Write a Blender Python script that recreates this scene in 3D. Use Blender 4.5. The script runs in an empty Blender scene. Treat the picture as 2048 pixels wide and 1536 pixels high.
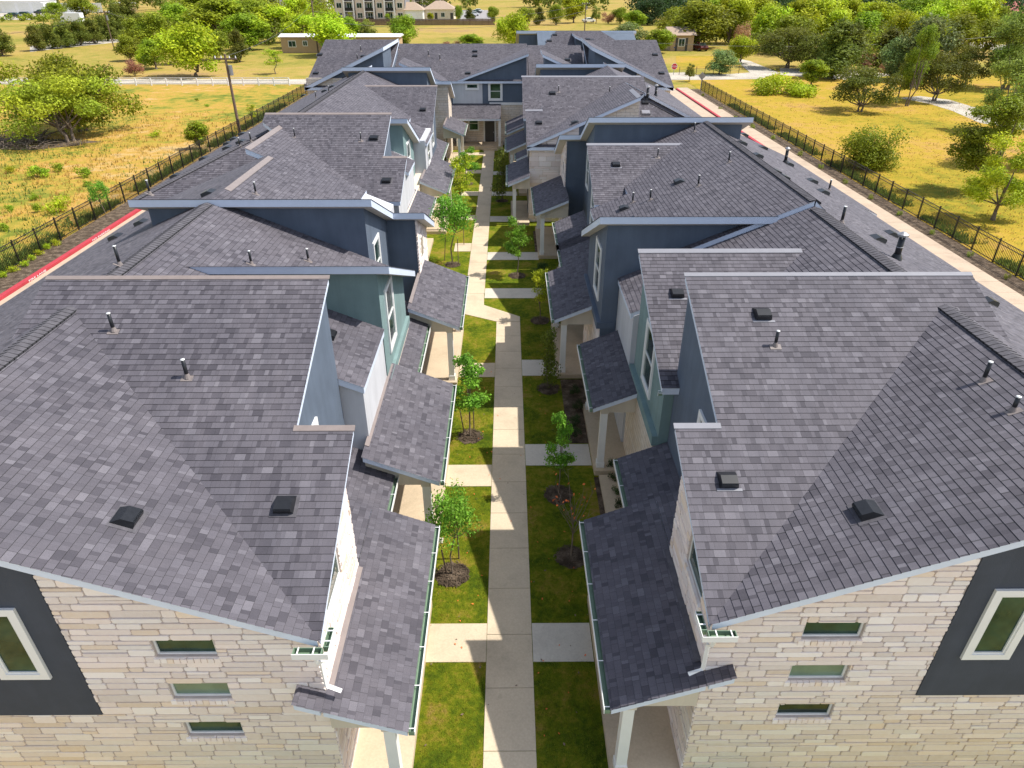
import bpy, math, random
from mathutils import Vector, Matrix, noise as mnoise
R=math.radians
random.seed(7)
sc=bpy.context.scene
COL=sc.collection
# ------------------------------------------------------------------ camera
CF=1365.0; CP=R(30.9); CYAW=R(0.36); CH=13.9
cam=bpy.data.cameras.new('camera'); camo=bpy.data.objects.new('camera',cam); COL.objects.link(camo)
cam.sensor_width=36; cam.lens=36*CF/2048; cam.clip_end=3000; cam.clip_start=.1
camo.location=(0,0,CH); camo.rotation_euler=(R(90)-CP,0,-CYAW)
sc.camera=camo
# ------------------------------------------------------------------ world, sun, exposure
SD=Vector((.685,.012,1)).normalized()          # direction to the sun
EL=math.asin(SD.z); AZ=math.atan2(SD.x,SD.y)
w=bpy.data.worlds.new('World'); sc.world=w; w.use_nodes=True
nt=w.node_tree; bg=nt.nodes['Background']; sky=nt.nodes.new('ShaderNodeTexSky')
sky.sky_type='NISHITA'; sky.sun_disc=False; sky.sun_elevation=EL; sky.sun_rotation=AZ
hs_=nt.nodes.new('ShaderNodeHueSaturation'); hs_.inputs['Saturation'].default_value=.66; nt.links.new(sky.outputs[0],hs_.inputs['Color']); nt.links.new(hs_.outputs[0],bg.inputs[0]); bg.inputs[1].default_value=.15
sl=bpy.data.lights.new('sun','SUN'); sl.energy=4.2; sl.angle=R(.5); sl.color=(1,.955,.88)
so=bpy.data.objects.new('sun',sl); COL.objects.link(so); so.rotation_euler=SD.to_track_quat('Z','Y').to_euler()
sc.view_settings.view_transform='Standard'; sc.view_settings.look='None'
sc.view_settings.exposure=0.54; sc.view_settings.gamma=1
sc.render.resolution_x=1024; sc.render.resolution_y=768
# ------------------------------------------------------------------ pixel -> place helpers (photo pixels, 2048 wide)
_r=Vector((math.cos(CYAW),-math.sin(CYAW),0)); _f=Vector((math.sin(CYAW)*math.cos(CP),math.cos(CYAW)*math.cos(CP),-math.sin(CP))); _u=_r.cross(_f)
GZ=1.9      # blocks are laid out from a datum 1.9 m under the lawn, then set down on it
CH=CH+GZ; _C=Vector((0,0,CH))
def ray(u,v): return _f+_r*((u-1024)/CF)-_u*((v-768)/CF)
def G(u,v,z=0.0):
    d=ray(u,v); return _C+d*((z-CH)/d.z)
def AY(u,v,y):
    d=ray(u,v); return _C+d*(y/d.y)
S=5/12
class Pl:
    def __init__(s,k,z0,c0,sl): s.k,s.z0,s.c0,s.s=k,z0,c0,sl
    def z(s,x,y): return s.z0+s.s*((y if s.k=='N' else x)-s.c0)
    def hit(s,u,v):
        d=ray(u,v); c=d.y if s.k=='N' else d.x
        return _C+d*((s.z0-s.s*s.c0-CH)/(d.z-s.s*c))
# ------------------------------------------------------------------ materials
MATS={}
def mat(name,col=(.5,.5,.5),rough=.7,**k):
    m=bpy.data.materials.new(name); m.use_nodes=True; b=m.node_tree.nodes['Principled BSDF']
    b.inputs['Base Color'].default_value=(*col,1); b.inputs['Roughness'].default_value=rough
    b.inputs['Metallic'].default_value=k.get('metal',0); b.inputs['Specular IOR Level'].default_value=k.get('spec',.4)
    MATS[name]=m; return m
def N_(m,t,**k):
    n=m.node_tree.nodes.new(t)
    for a,b in k.items():
        if a.startswith('i_'): n.inputs[a[2:].replace('_',' ')].default_value=b
        else: setattr(n,a,b)
    return n
def L_(m,a,b): m.node_tree.links.new(a,b)
def BS(m): return m.node_tree.nodes['Principled BSDF']
def coords(m,kind='Object',scale=None):
    t=N_(m,'ShaderNodeTexCoord')
    if kind=='World':
        g=N_(m,'ShaderNodeNewGeometry'); return g.outputs['Position']
    return t.outputs[kind]
def ramp(m,fac,stops):
    r=N_(m,'ShaderNodeValToRGB'); e=r.color_ramp.elements
    while len(e)<len(stops): e.new(.5)
    for i,(p,c) in enumerate(stops): e[i].position=p; e[i].color=(*c,1)
    L_(m,fac,r.inputs[0]); return r.outputs[0]
def noise(m,vec,sc_,det=3,rough=.6):
    n=N_(m,'ShaderNodeTexNoise'); n.inputs['Scale'].default_value=sc_; n.inputs['Detail'].default_value=det; n.inputs['Roughness'].default_value=rough
    L_(m,vec,n.inputs['Vector']); return n
def mixc(m,f,a,b,mode='MIX'):
    x=N_(m,'ShaderNodeMix',data_type='RGBA',blend_type=mode)
    for s,v in ((0,f),(6,a),(7,b)):
        if hasattr(v,'links'): L_(m,v,x.inputs[s])
        else: x.inputs[s].default_value=v if s==0 else (*v,1)
    return x.outputs[2]
def bump(m,h,st=.3,dist=.01):
    b=N_(m,'ShaderNodeBump'); b.inputs['Strength'].default_value=st; b.inputs['Distance'].default_value=dist
    L_(m,h,b.inputs['Height']); L_(m,b.outputs[0],BS(m).inputs['Normal'])
def math_(m,op,a,b=0.0):
    n=N_(m,'ShaderNodeMath',operation=op)
    for i,v in ((0,a),(1,b)):
        if hasattr(v,'links'): L_(m,v,n.inputs[i])
        else: n.inputs[i].default_value=v
    return n.outputs[0]
def comb(m,x,y,z=0.0):
    n=N_(m,'ShaderNodeCombineXYZ')
    for i,v in enumerate((x,y,z)):
        if hasattr(v,'links'): L_(m,v,n.inputs[i])
        else: n.inputs[i].default_value=v
    return n.outputs[0]
def plain(name,col,rough=.6,var=.12,sc_=2.5,bst=0,**k):
    m=mat(name,col,rough,**k); v=coords(m,'World'); n=noise(m,v,sc_,5)
    c=ramp(m,n.outputs[0],[(.3,tuple(x*(1-var) for x in col)),(.7,tuple(min(1,x*(1+var)) for x in col))])
    L_(m,c,BS(m).inputs['Base Color'])
    if bst:
        n2=noise(m,v,60,3); bump(m,n2.outputs[0],bst,.01)
    return m
# shingles: uv in metres, v up the slope
def shingle_mat():
    m=mat('shingle',(.1,.1,.11),.78,spec=.35)
    uv=N_(m,'ShaderNodeUVMap').outputs[0]; sp=N_(m,'ShaderNodeSeparateXYZ'); L_(m,uv,sp.inputs[0])
    row=math_(m,'FLOOR',math_(m,'DIVIDE',math_(m,'ADD',sp.outputs[1],.0005),.143))
    rn=N_(m,'ShaderNodeTexWhiteNoise',noise_dimensions='1D'); L_(m,row,rn.inputs['W'])
    x=math_(m,'ADD',math_(m,'DIVIDE',sp.outputs[0],.122),math_(m,'MULTIPLY',rn.outputs[0],9.0))
    # uneven tab widths
    wv=math_(m,'MULTIPLY',math_(m,'SINE',math_(m,'MULTIPLY',x,2.1)),.38)
    x=math_(m,'ADD',x,wv)
    tab=math_(m,'FLOOR',x); fr=math_(m,'FRACT',x)
    wn=N_(m,'ShaderNodeTexWhiteNoise',noise_dimensions='2D'); L_(m,comb(m,tab,row),wn.inputs['Vector'])
    c=ramp(m,wn.outputs[0],[(0,(.059,.056,.066)),(.14,(.073,.069,.080)),(.3,(.094,.089,.101)),(.6,(.101,.096,.109)),(.82,(.109,.104,.118)),(.94,(.121,.116,.131)),(1,(.146,.141,.156))])
    g=noise(m,coords(m,'World'),140,2); c=mixc(m,.5,c,ramp(m,g.outputs[0],[(.3,(.25,.25,.25)),(.7,(.8,.78,.8))]),'OVERLAY')
    b=noise(m,coords(m,'World'),.35,4); c=mixc(m,1.0,c,ramp(m,b.outputs[0],[(.3,(.86,.85,.88)),(.7,(1.1,1.08,1.08))]),'MULTIPLY')
    st=noise(m,comb(m,math_(m,'MULTIPLY',sp.outputs[0],2.2),math_(m,'MULTIPLY',sp.outputs[1],.35)),1.0,5,.65); c=mixc(m,.8,c,ramp(m,st.outputs[0],[(.3,(.80,.80,.81)),(.7,(1.14,1.12,1.10))]),'MULTIPLY')
    joint=math_(m,'LESS_THAN',fr,.035)
    c=mixc(m,math_(m,'MULTIPLY',joint,.7),c,(.02,.02,.022))
    L_(m,c,BS(m).inputs['Base Color'])
    bump(m,math_(m,'MULTIPLY',wn.outputs[0],1.0),.35,.006)
    return m
shingle_mat()
plain('shingle_cap',(.095,.09,.1),.92,.25,6,.4,spec=.25)
plain('butt',(.03,.03,.033),.95,.1)
plain('fascia',(.63,.69,.80),.45,.04)
plain('soffit',(.62,.58,.52),.7,.04)
plain('flashing',(.23,.19,.175),.4,.08,5)
plain('flashing_grey',(.21,.21,.235),.6,.06,5)
plain('blue_stucco',(.105,.132,.175),.85,.10,1.2,.35)
plain('green_stucco',(.19,.275,.27),.85,.10,1.2,.35)
plain('dark_stucco',(.052,.060,.080),.85,.14,1.2,.35)
plain('white_stucco',(.56,.56,.58),.85,.05,1.2,.35)
plain('beige_stucco',(.62,.55,.45),.85,.05,1.2,.35)
plain('trim_white',(.78,.77,.75),.45,.03)
plain('gutter_green',(.17,.25,.17),.5,.12,9)
plain('black_plastic',(.016,.017,.02),.35,.2,9)
plain('grey_metal',(.33,.33,.34),.4,.1,9,metal=.6)
plain('lead_boot',(.20,.17,.16),.6,.15,9)
plain('door_dark',(.06,.055,.05),.45,.1)
plain('black_iron',(.012,.011,.010),.45,.2)
plain('wood_pole',(.16,.11,.08),.9,.2,6)
plain('wood_stain',(.18,.12,.09),.9,.2,3)
plain('curb_red',(.42,.04,.055),.7,.12,2)
plain('rust_white',(.75,.75,.73),.5,.08)
plain('tan_siding',(.42,.29,.17),.8,.05)
plain('grey_siding',(.20,.20,.21),.8,.06)
plain('tan_roof',(.36,.27,.20),.9,.1)
plain('red_roof',(.36,.12,.10),.9,.1)
plain('white_metal',(.80,.80,.82),.4,.04)
plain('car_blue',(.02,.10,.45),.25,.02); plain('car_maroon',(.10,.015,.015),.25,.02); plain('car_white',(.8,.8,.8),.3,.02); plain('car_dark',(.05,.055,.06),.25,.02)
plain('rubber',(.02,.02,.02),.8,.1)
plain('stop_red',(.6,.02,.03),.5,.02)
plain('wire',(.06,.06,.06),.5,.02)
plain('brass_flower',(.75,.16,.03),.6,.2)
gl=mat('glass',(.012,.03,.026),.04,spec=.55); BS(gl).inputs['Specular Tint'].default_value=(.45,.80,.62,1)
_n=noise(gl,coords(gl,'World'),1.1,3); L_(gl,ramp(gl,_n.outputs[0],[(.35,(.008,.016,.016)),(.65,(.035,.07,.05))]),BS(gl).inputs['Base Color'])
bg_=noise(gl,coords(gl,'World'),.9,1); bump(gl,bg_.outputs[0],.12,.05)
bl_=plain('blind_glass',(.16,.23,.16),.08,.15,3)
for _nm in ('blue_stucco','green_stucco','dark_stucco','white_stucco','beige_stucco'):
    _m=MATS[_nm]; _v=coords(_m,'World'); _mp=N_(_m,'ShaderNodeMapping'); L_(_m,_v,_mp.inputs[0]); _mp.inputs['Scale'].default_value=(2.6,2.6,.22)
    _a=noise(_m,_mp.outputs[0],1.0,5,.7); _b=BS(_m).inputs['Base Color']; _src=_b.links[0].from_socket
    _c=mixc(_m,.75,_src,ramp(_m,_a.outputs[0],[(.3,(.84,.84,.83)),(.7,(1.08,1.08,1.08))]),'MULTIPLY'); L_(_m,_c,_b)
# concrete
def concrete(name,col,jx=None):
    m=mat(name,col,.85,spec=.3); v=coords(m,'World')
    a=noise(m,v,.8,6,.65); c=ramp(m,a.outputs[0],[(.25,tuple(x*.78 for x in col)),(.5,col),(.75,tuple(min(1,x*1.1) for x in col))])
    b=noise(m,v,22,4); c=mixc(m,.25,c,ramp(m,b.outputs[0],[(.3,(.35,.35,.35)),(.7,(.68,.68,.68))]),'OVERLAY')
    s=noise(m,v,3.3,5,.7); c=mixc(m,ramp(m,s.outputs[0],[(.60,(0,0,0)),(.72,(.35,.35,.35))]),c,tuple(x*.62 for x in col))
    L_(m,c,BS(m).inputs['Base Color']); bump(m,b.outputs[0],.25,.006); return m
concrete('path_concrete',(.55,.45,.32)); concrete('white_concrete',(.56,.505,.42)); concrete('porch_concrete',(.54,.43,.30)); concrete('drive_concrete',(.46,.355,.26)); concrete('asphalt',(.30,.28,.27))
# stone
def stone_attr():
    m=mat('stone',(.5,.44,.34),.9,spec=.2); v=coords(m,'World')
    a=N_(m,'ShaderNodeVertexColor',layer_name='col').outputs[0]
    n=noise(m,v,9,6,.7); c=mixc(m,.35,a,ramp(m,n.outputs[0],[(.25,(.36,.36,.36)),(.75,(.66,.66,.66))]),'OVERLAY')
    st=noise(m,v,1.6,5,.7); c=mixc(m,ramp(m,st.outputs[0],[(.68,(0,0,0)),(.78,(.35,.35,.35))]),c,(.50,.30,.12))
    L_(m,c,BS(m).inputs['Base Color']); n2=noise(m,v,30,5,.7); bump(m,n2.outputs[0],.6,.015)
stone_attr()
plain('mortar',(.52,.44,.40),.95,.12,4,.3)
def stone_far(name,c1,c2):
    m=mat(name,c1,.9,spec=.2); g=coords(m,'World'); sp=N_(m,'ShaderNodeSeparateXYZ'); L_(m,g,sp.inputs[0])
    nz=noise(m,g,1.7,2); 
    v=comb(m,math_(m,'ADD',sp.outputs[0],sp.outputs[1]),math_(m,'ADD',sp.outputs[2],math_(m,'MULTIPLY',nz.outputs[0],.10)))
    b=N_(m,'ShaderNodeTexBrick',offset=.37,offset_frequency=2,squash=1.6,squash_frequency=3)
    L_(m,v,b.inputs['Vector']); b.inputs['Color1'].default_value=(*c1,1); b.inputs['Color2'].default_value=(*c2,1)
    b.inputs['Mortar'].default_value=(.46,.40,.34,1); b.inputs['Scale'].default_value=1; b.inputs['Mortar Size'].default_value=.012
    b.inputs['Brick Width'].default_value=.52; b.inputs['Row Height'].default_value=.2; b.inputs['Bias'].default_value=-.1
    n=noise(m,g,6,6,.7); c=mixc(m,.4,b.outputs[0],ramp(m,n.outputs[0],[(.3,(.3,.3,.3)),(.7,(.7,.7,.7))]),'OVERLAY')
    L_(m,c,BS(m).inputs['Base Color']); bump(m,math_(m,'ADD',math_(m,'MULTIPLY',b.outputs[1],-1),n.outputs[0]),.5,.02); return m
stone_far('stone_block',(.74,.65,.56),(.68,.57,.45))
# ground covers
def cover(name,stops,s1,s2,s3,bs=.5):
    m=mat(name,stops[0][1],.95,spec=.1); v=coords(m,'World')
    a=noise(m,v,s1,6,.62); b=noise(m,v,s2,5,.7); d=noise(m,v,s3,3,.7)
    f=math_(m,'ADD',math_(m,'MULTIPLY',a.outputs[0],.62),math_(m,'MULTIPLY',b.outputs[0],.38))
    c=ramp(m,f,stops); c=mixc(m,.55,c,ramp(m,d.outputs[0],[(.3,(.22,.24,.2)),(.7,(.76,.76,.72))]),'OVERLAY')
    L_(m,c,BS(m).inputs['Base Color']); bump(m,d.outputs[0],bs,.05); return m
GOLD=(.42,.28,.05); PALE=(.46,.33,.13)
cover('field_grass',[(.38,(.085,.13,.018)),(.44,(.20,.205,.03)),(.49,(.37,.26,.045)),(.54,(.43,.25,.06)),(.59,(.48,.33,.14)),(.65,(.24,.16,.10))],.055,.7,9)
cover('gold_grass',[(.37,(.16,.165,.018)),(.45,(.32,.24,.025)),(.52,(.40,.265,.035)),(.59,(.42,.25,.07)),(.67,(.27,.16,.07))],.07,.9,10)
cover('far_grass',[(.36,(.12,.15,.025)),(.45,(.27,.23,.045)),(.54,(.38,.265,.075)),(.64,(.30,.19,.10))],.03,.4,5)
cover('lawn',[(.38,(.055,.09,.006)),(.45,(.105,.145,.008)),(.51,(.165,.19,.010)),(.57,(.25,.215,.025)),(.64,(.30,.20,.06))],.9,6,60,.9)
cover('mulch',[(.36,(.06,.042,.032)),(.5,(.13,.095,.07)),(.62,(.27,.20,.15))],3,25,90,1)
cover('gravel',[(.35,(.30,.26,.22)),(.5,(.45,.40,.35)),(.65,(.58,.54,.48))],.3,6,40,.5)
# leaves
def leafmat(name,tint):
    m=mat(name,tint,.6,spec=.25); a=N_(m,'ShaderNodeVertexColor',layer_name='col').outputs[0]
    oi=N_(m,'ShaderNodeObjectInfo'); hs=N_(m,'ShaderNodeHueSaturation')
    L_(m,math_(m,'ADD',math_(m,'MULTIPLY',oi.outputs['Random'],.04),.48),hs.inputs['Hue']); L_(m,math_(m,'ADD',math_(m,'MULTIPLY',oi.outputs['Random'],.4),.8),hs.inputs['Value'])
    c=mixc(m,1.0,a,tint,'MULTIPLY'); L_(m,c,hs.inputs['Color']); L_(m,hs.outputs[0],BS(m).inputs['Base Color'])
    tr=N_(m,'ShaderNodeBsdfTranslucent'); L_(m,hs.outputs[0],tr.inputs[0]); mx=N_(m,'ShaderNodeMixShader'); mx.inputs[0].default_value=.38
    L_(m,BS(m).outputs[0],mx.inputs[1]); L_(m,tr.outputs[0],mx.inputs[2]); L_(m,mx.outputs[0],m.node_tree.nodes['Material Output'].inputs[0]); return m
leafmat('leaf_lime',(.41,.49,.022)); leafmat('leaf_mid',(.26,.33,.022)); leafmat('leaf_dark',(.155,.185,.024)); leafmat('leaf_olive',(.31,.36,.06)); leafmat('leaf_fresh',(.28,.40,.022)); leafmat('leaf_young',(.20,.39,.035)); leafmat('leaf_field',(.34,.39,.028)); leafmat('leaf_pink',(.42,.22,.13)); leafmat('leaf_blue',(.22,.29,.09)); leafmat('leaf_deep',(.045,.085,.025))
plain('bark',(.17,.13,.10),.95,.3,8)
# ------------------------------------------------------------------ mesh helper
class MB:
    def __init__(s): s.v=[];s.f=[];s.m=[];s.uv=[];s.c=[];s.mats=[]
    def mi(s,m):
        if m not in s.mats: s.mats.append(m)
        return s.mats.index(m)
    def face(s,pts,m,uv=None,col=None):
        n=len(s.v); s.v+= [tuple(p) for p in pts]; s.f.append(tuple(range(n,n+len(pts)))); s.m.append(s.mi(m)); s.uv.append(uv); s.c.append(col)
    def box(s,x0,x1,y0,y1,z0,z1,m,col=None,M=None):
        x0,x1=sorted((x0,x1));y0,y1=sorted((y0,y1));z0,z1=sorted((z0,z1))
        P=[Vector(p) for p in ((x0,y0,z0),(x1,y0,z0),(x1,y1,z0),(x0,y1,z0),(x0,y0,z1),(x1,y0,z1),(x1,y1,z1),(x0,y1,z1))]
        if M: P=[M@p for p in P]
        for q in ((3,2,1,0),(4,5,6,7),(0,1,5,4),(1,2,6,5),(2,3,7,6),(3,0,4,7)): s.face([P[i] for i in q],m,None,col)
    def hexa(s,P,m,col=None):   # 4 bottom + 4 top points
        for q in ((3,2,1,0),(4,5,6,7),(0,1,5,4),(1,2,6,5),(2,3,7,6),(3,0,4,7)): s.face([P[i] for i in q],m,None,col)
    def tube(s,pts,rad,m,n=8,cap=True,col=None):
        pts=[Vector(p) for p in pts]; rad=rad if isinstance(rad,(list,tuple)) else [rad]*len(pts); rings=[]
        for i,p in enumerate(pts):
            d=(pts[min(i+1,len(pts)-1)]-pts[max(i-1,0)]).normalized(); a=d.cross(Vector((0,0,1)) if abs(d.z)<.9 else Vector((1,0,0))).normalized(); b=d.cross(a)
            base=len(s.v); s.v+=[tuple(p+(a*math.cos(t)+b*math.sin(t))*rad[i]) for t in (k*2*math.pi/n for k in range(n))]; rings.append(base)
        k_=s.mi(m)
        for i in range(len(rings)-1):
            for k in range(n): s.f.append((rings[i]+k,rings[i]+(k+1)%n,rings[i+1]+(k+1)%n,rings[i+1]+k)); s.m.append(k_); s.uv.append(None); s.c.append(col)
        if cap:
            s.f.append(tuple(rings[-1]+k for k in range(n))); s.m.append(k_); s.uv.append(None); s.c.append(col)
            s.f.append(tuple(rings[0]+k for k in reversed(range(n)))); s.m.append(k_); s.uv.append(None); s.c.append(col)
    def mesh(s,name):
        me=bpy.data.meshes.new(name); me.from_pydata(s.v,[],s.f)
        for m in s.mats: me.materials.append(MATS[m])
        me.polygons.foreach_set('material_index',s.m)
        if any(u is not None for u in s.uv):
            l=me.uv_layers.new(name='uv'); arr=[]
            for f,u in zip(s.f,s.uv):
                if u is None: arr+= [0,0]*len(f)
                else:
                    for q in u: arr+=[q[0],q[1]]
            l.data.foreach_set('uv',arr)
        if any(c is not None for c in s.c):
            a=me.color_attributes.new('col','FLOAT_COLOR','CORNER'); arr=[]
            for f,c in zip(s.f,s.c): arr+=[*(c or (1,1,1)),1]*len(f)
            a.data.foreach_set('color',arr)
        me.update(); return me
    def build(s,name,parent=None,smooth=False):
        me=s.mesh(name); o=bpy.data.objects.new(name,me); COL.objects.link(o)
        if parent: o.parent=parent; o.matrix_parent_inverse=world_of(parent).inverted()
        if smooth: me.polygons.foreach_set('use_smooth',[True]*len(me.polygons))
        return o
def world_of(o):
    m=o.matrix_parent_inverse@Matrix.LocRotScale(o.location,o.rotation_euler,o.scale) if o.parent else Matrix.LocRotScale(o.location,o.rotation_euler,o.scale)
    return world_of(o.parent)@m if o.parent else m
def tag(o,label,cat,group=None):
    o['label']=label; o['category']=cat
    if group: o['group']=group
    return o
def empty(name,loc,label,cat,group=None):
    o=bpy.data.objects.new(name,None); COL.objects.link(o); o.location=loc; o.empty_display_size=.3; return tag(o,label,cat,group)
def struct(mb,name):
    o=mb.build(name); o['kind']='structure'; return o
def stuff(o,label,cat): tag(o,label,cat); o['kind']='stuff'; return o
def copy_tree(root,loc,rz=0,scale=None,label=None,group=None):
    r=root.copy(); COL.objects.link(r); r.location=loc; r.rotation_euler=(0,0,rz)
    if scale: r.scale=(scale,)*3 if not isinstance(scale,tuple) else scale
    if label: r['label']=label
    if group: r['group']=group
    for ch in list(root.children):
        c=ch.copy(); COL.objects.link(c); c.parent=r
        for g in list(ch.children):
            d=g.copy(); COL.objects.link(d); d.parent=c
    return r
def clip(poly,n,c):     # keep points with n.p >= c, 2D
    out=[]
    for i in range(len(poly)):
        a,b=poly[i],poly[(i+1)%len(poly)]; da=n[0]*a[0]+n[1]*a[1]-c; db=n[0]*b[0]+n[1]*b[1]-c
        if da>=0: out.append(a)
        if (da>=0)!=(db>=0):
            t=da/(da-db); out.append((a[0]+(b[0]-a[0])*t,a[1]+(b[1]-a[1])*t))
    return out
def ccw(p):
    a=sum(p[i][0]*p[(i+1)%len(p)][1]-p[(i+1)%len(p)][0]*p[i][1] for i in range(len(p)))
    return list(p) if a>0 else list(reversed(p))
def inset(p,d):
    out=[];n=len(p)
    for i in range(n):
        a,b,c=Vector(p[i-1]),Vector(p[i]),Vector(p[(i+1)%n]); e1=(b-a).normalized(); e2=(c-b).normalized()
        n1=Vector((-e1.y,e1.x)); n2=Vector((-e2.y,e2.x)); k=1+n1.dot(n2)
        out.append(tuple(b+(n1+n2)*(d/max(k,.3))))
    return out
EXP=.143
def split_convex(p):   # ear-free split of an L shape: cut at y of reflex vertices
    n=len(p)
    for i in range(n):
        a,b,c=p[i-1],p[i],p[(i+1)%n]
        if (b[0]-a[0])*(c[1]-b[1])-(b[1]-a[1])*(c[0]-b[0])<-1e-6:
            y=b[1]; A=clip(p,(0,1),y); B=clip(p,(0,-1),-y)
            return [q for r in (A,B) for q in [dedupe(r)] if len(q)>2]
    return [p]
def dedupe(p):
    o=[]
    for q in p:
        if not o or abs(q[0]-o[-1][0])+abs(q[1]-o[-1][1])>1e-5: o.append(q)
    if len(o)>1 and abs(o[0][0]-o[-1][0])+abs(o[0][1]-o[-1][1])<1e-5: o.pop()
    return o
def roof(b,pl,pts,th=.2,name='roof',fas='fascia',sof='soffit',t=.011,label=None):
    pts=ccw(pts); sec=math.sqrt(1+pl.s**2); sg=1 if pl.s>0 else -1
    d=(0,sg) if pl.k=='N' else (sg,0); mb=MB(); vo=(hash(name)%7)*0
    for P in split_convex(pts):
        vs=[(p[0]*d[0]+p[1]*d[1])*sec for p in P]; k0=math.floor(min(vs)/EXP); k1=math.ceil(max(vs)/EXP)
        for k in range(k0,k1):
            q=clip(P,d,k*EXP/sec); q=clip(q,(-d[0],-d[1]),-(k+1)*EXP/sec) if q else q
            q=dedupe(q)
            if len(q)<3: continue
            top=[];uv=[]
            for x,y in q:
                v=(x*d[0]+y*d[1])*sec; o=t*(1-min(1,max(0,(v-k*EXP)/EXP))); top.append((x,y,pl.z(x,y)+o)); uv.append(((x*d[1]-y*d[0])+37*abs(pl.c0),min(max(v,k*EXP+.001),(k+1)*EXP-.002)+1e-4))
            mb.face(top,'shingle',uv)
            for i in range(len(q)):
                a,c=q[i],q[(i+1)%len(q)]
                va=(a[0]*d[0]+a[1]*d[1])*sec-k*EXP; vc=(c[0]*d[0]+c[1]*d[1])*sec-k*EXP
                if abs(va)<1e-4 and abs(vc)<1e-4:
                    mb.face([(a[0],a[1],pl.z(*a)-.004),(c[0],c[1],pl.z(*c)-.004),(c[0],c[1],pl.z(*c)+t),(a[0],a[1],pl.z(*a)+t)],'butt')
    o=mb.build(name,b)
    fb=MB(); q=inset(pts,.025)
    n=len(q)
    for i in range(n):
        a,c=q[i],q[(i+1)%n]
        fb.face([(a[0],a[1],pl.z(*a)-th),(c[0],c[1],pl.z(*c)-th),(c[0],c[1],pl.z(*c)-.006),(a[0],a[1],pl.z(*a)-.006)],fas)
    for P in split_convex(q): fb.face([(x,y,pl.z(x,y)-th) for x,y in reversed(P)],sof)
    fb.build('fascia',o)
    return o
def cap(b,pl,p0,p1,side,wd=.2,m='flashing',h=.014,name='flashing'):
    # metal strip along the edge p0-p1, reaching wd towards `side`
    mb=MB(); sx,sy=side
    q=[p0,p1,(p1[0]+sx*wd,p1[1]+sy*wd),(p0[0]+sx*wd,p0[1]+sy*wd)]; q=ccw(q)
    lo=[(x,y,pl.z(x,y)+.004) for x,y in q]; hi=[(x,y,pl.z(x,y)+.010+h) for x,y in q]
    mb.hexa([Vector(p) for p in lo+hi],m); return mb.build(name,b)
def ridge(b,p0,p1,z0,z1,plA,plB,wd=.19):
    # overlapping cap shingles along a ridge or hip
    a=Vector((*p0,z0)); c=Vector((*p1,z1)); L=(c-a).length; n=max(1,int(L/EXP)); mb=MB(); dr=(c-a)/n
    hd=Vector((dr.x,dr.y,0)).normalized(); pr=Vector((hd.y,-hd.x,0))
    rnd=random.Random(int(L*100))
    for i in range(n):
        s=a+dr*i; e=a+dr*(i+1.15)
        def zz(p,off):
            q=p+off; return min(plA.z(q.x,q.y),plB.z(q.x,q.y))
        for sgn in (-1,1):
            o=pr*(sgn*wd); P=[s,e,e+o,s+o]
            Z=[s.z+.035,e.z+.025,zz(e,o)+.045,zz(s,o)+.06]
            f=[(p.x,p.y,z) for p,z in zip(P,Z)]
            if sgn>0: f.reverse()
            mb.face(f,'shingle_cap')
        o=pr*wd; mb.face([(s-o).to_tuple()[:2]+(zz(s,-o)-.0,),(s+o).to_tuple()[:2]+(zz(s,o),),(s+o).to_tuple()[:2]+(zz(s,o)+.06,),(s.x,s.y,s.z+.035),(s-o).to_tuple()[:2]+(zz(s,-o)+.06,)],'butt')
        for sgn in (-1,1):
            o=pr*(sgn*wd); mb.face([(s+o).to_tuple()[:2]+(zz(s,o)-.01,),(e+o).to_tuple()[:2]+(zz(e,o)-.01,),(e+o).to_tuple()[:2]+(zz(e,o)+.045,),(s+o).to_tuple()[:2]+(zz(s,o)+.06,)],'butt')
    return mb.build('ridge_cap',b)
def mass(b,pl,x0,x1,y0,y1,mt,zb=0,dz=.12,name='wall',side=None):
    x0,x1=sorted((x0,x1)); mb=MB(); c=[(x0,y0),(x1,y0),(x1,y1),(x0,y1)]
    P=[Vector((x,y,zb)) for x,y in c]+[Vector((x,y,(pl.z(x,y)-dz) if pl else side)) for x,y in c]
    mb.hexa(P,mt); return mb.build(name,b)
def slabbox(b,x0,x1,y0,y1,z0,z1,m,name):
    mb=MB(); mb.box(x0,x1,y0,y1,z0,z1,m); return mb.build(name,b)
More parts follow.
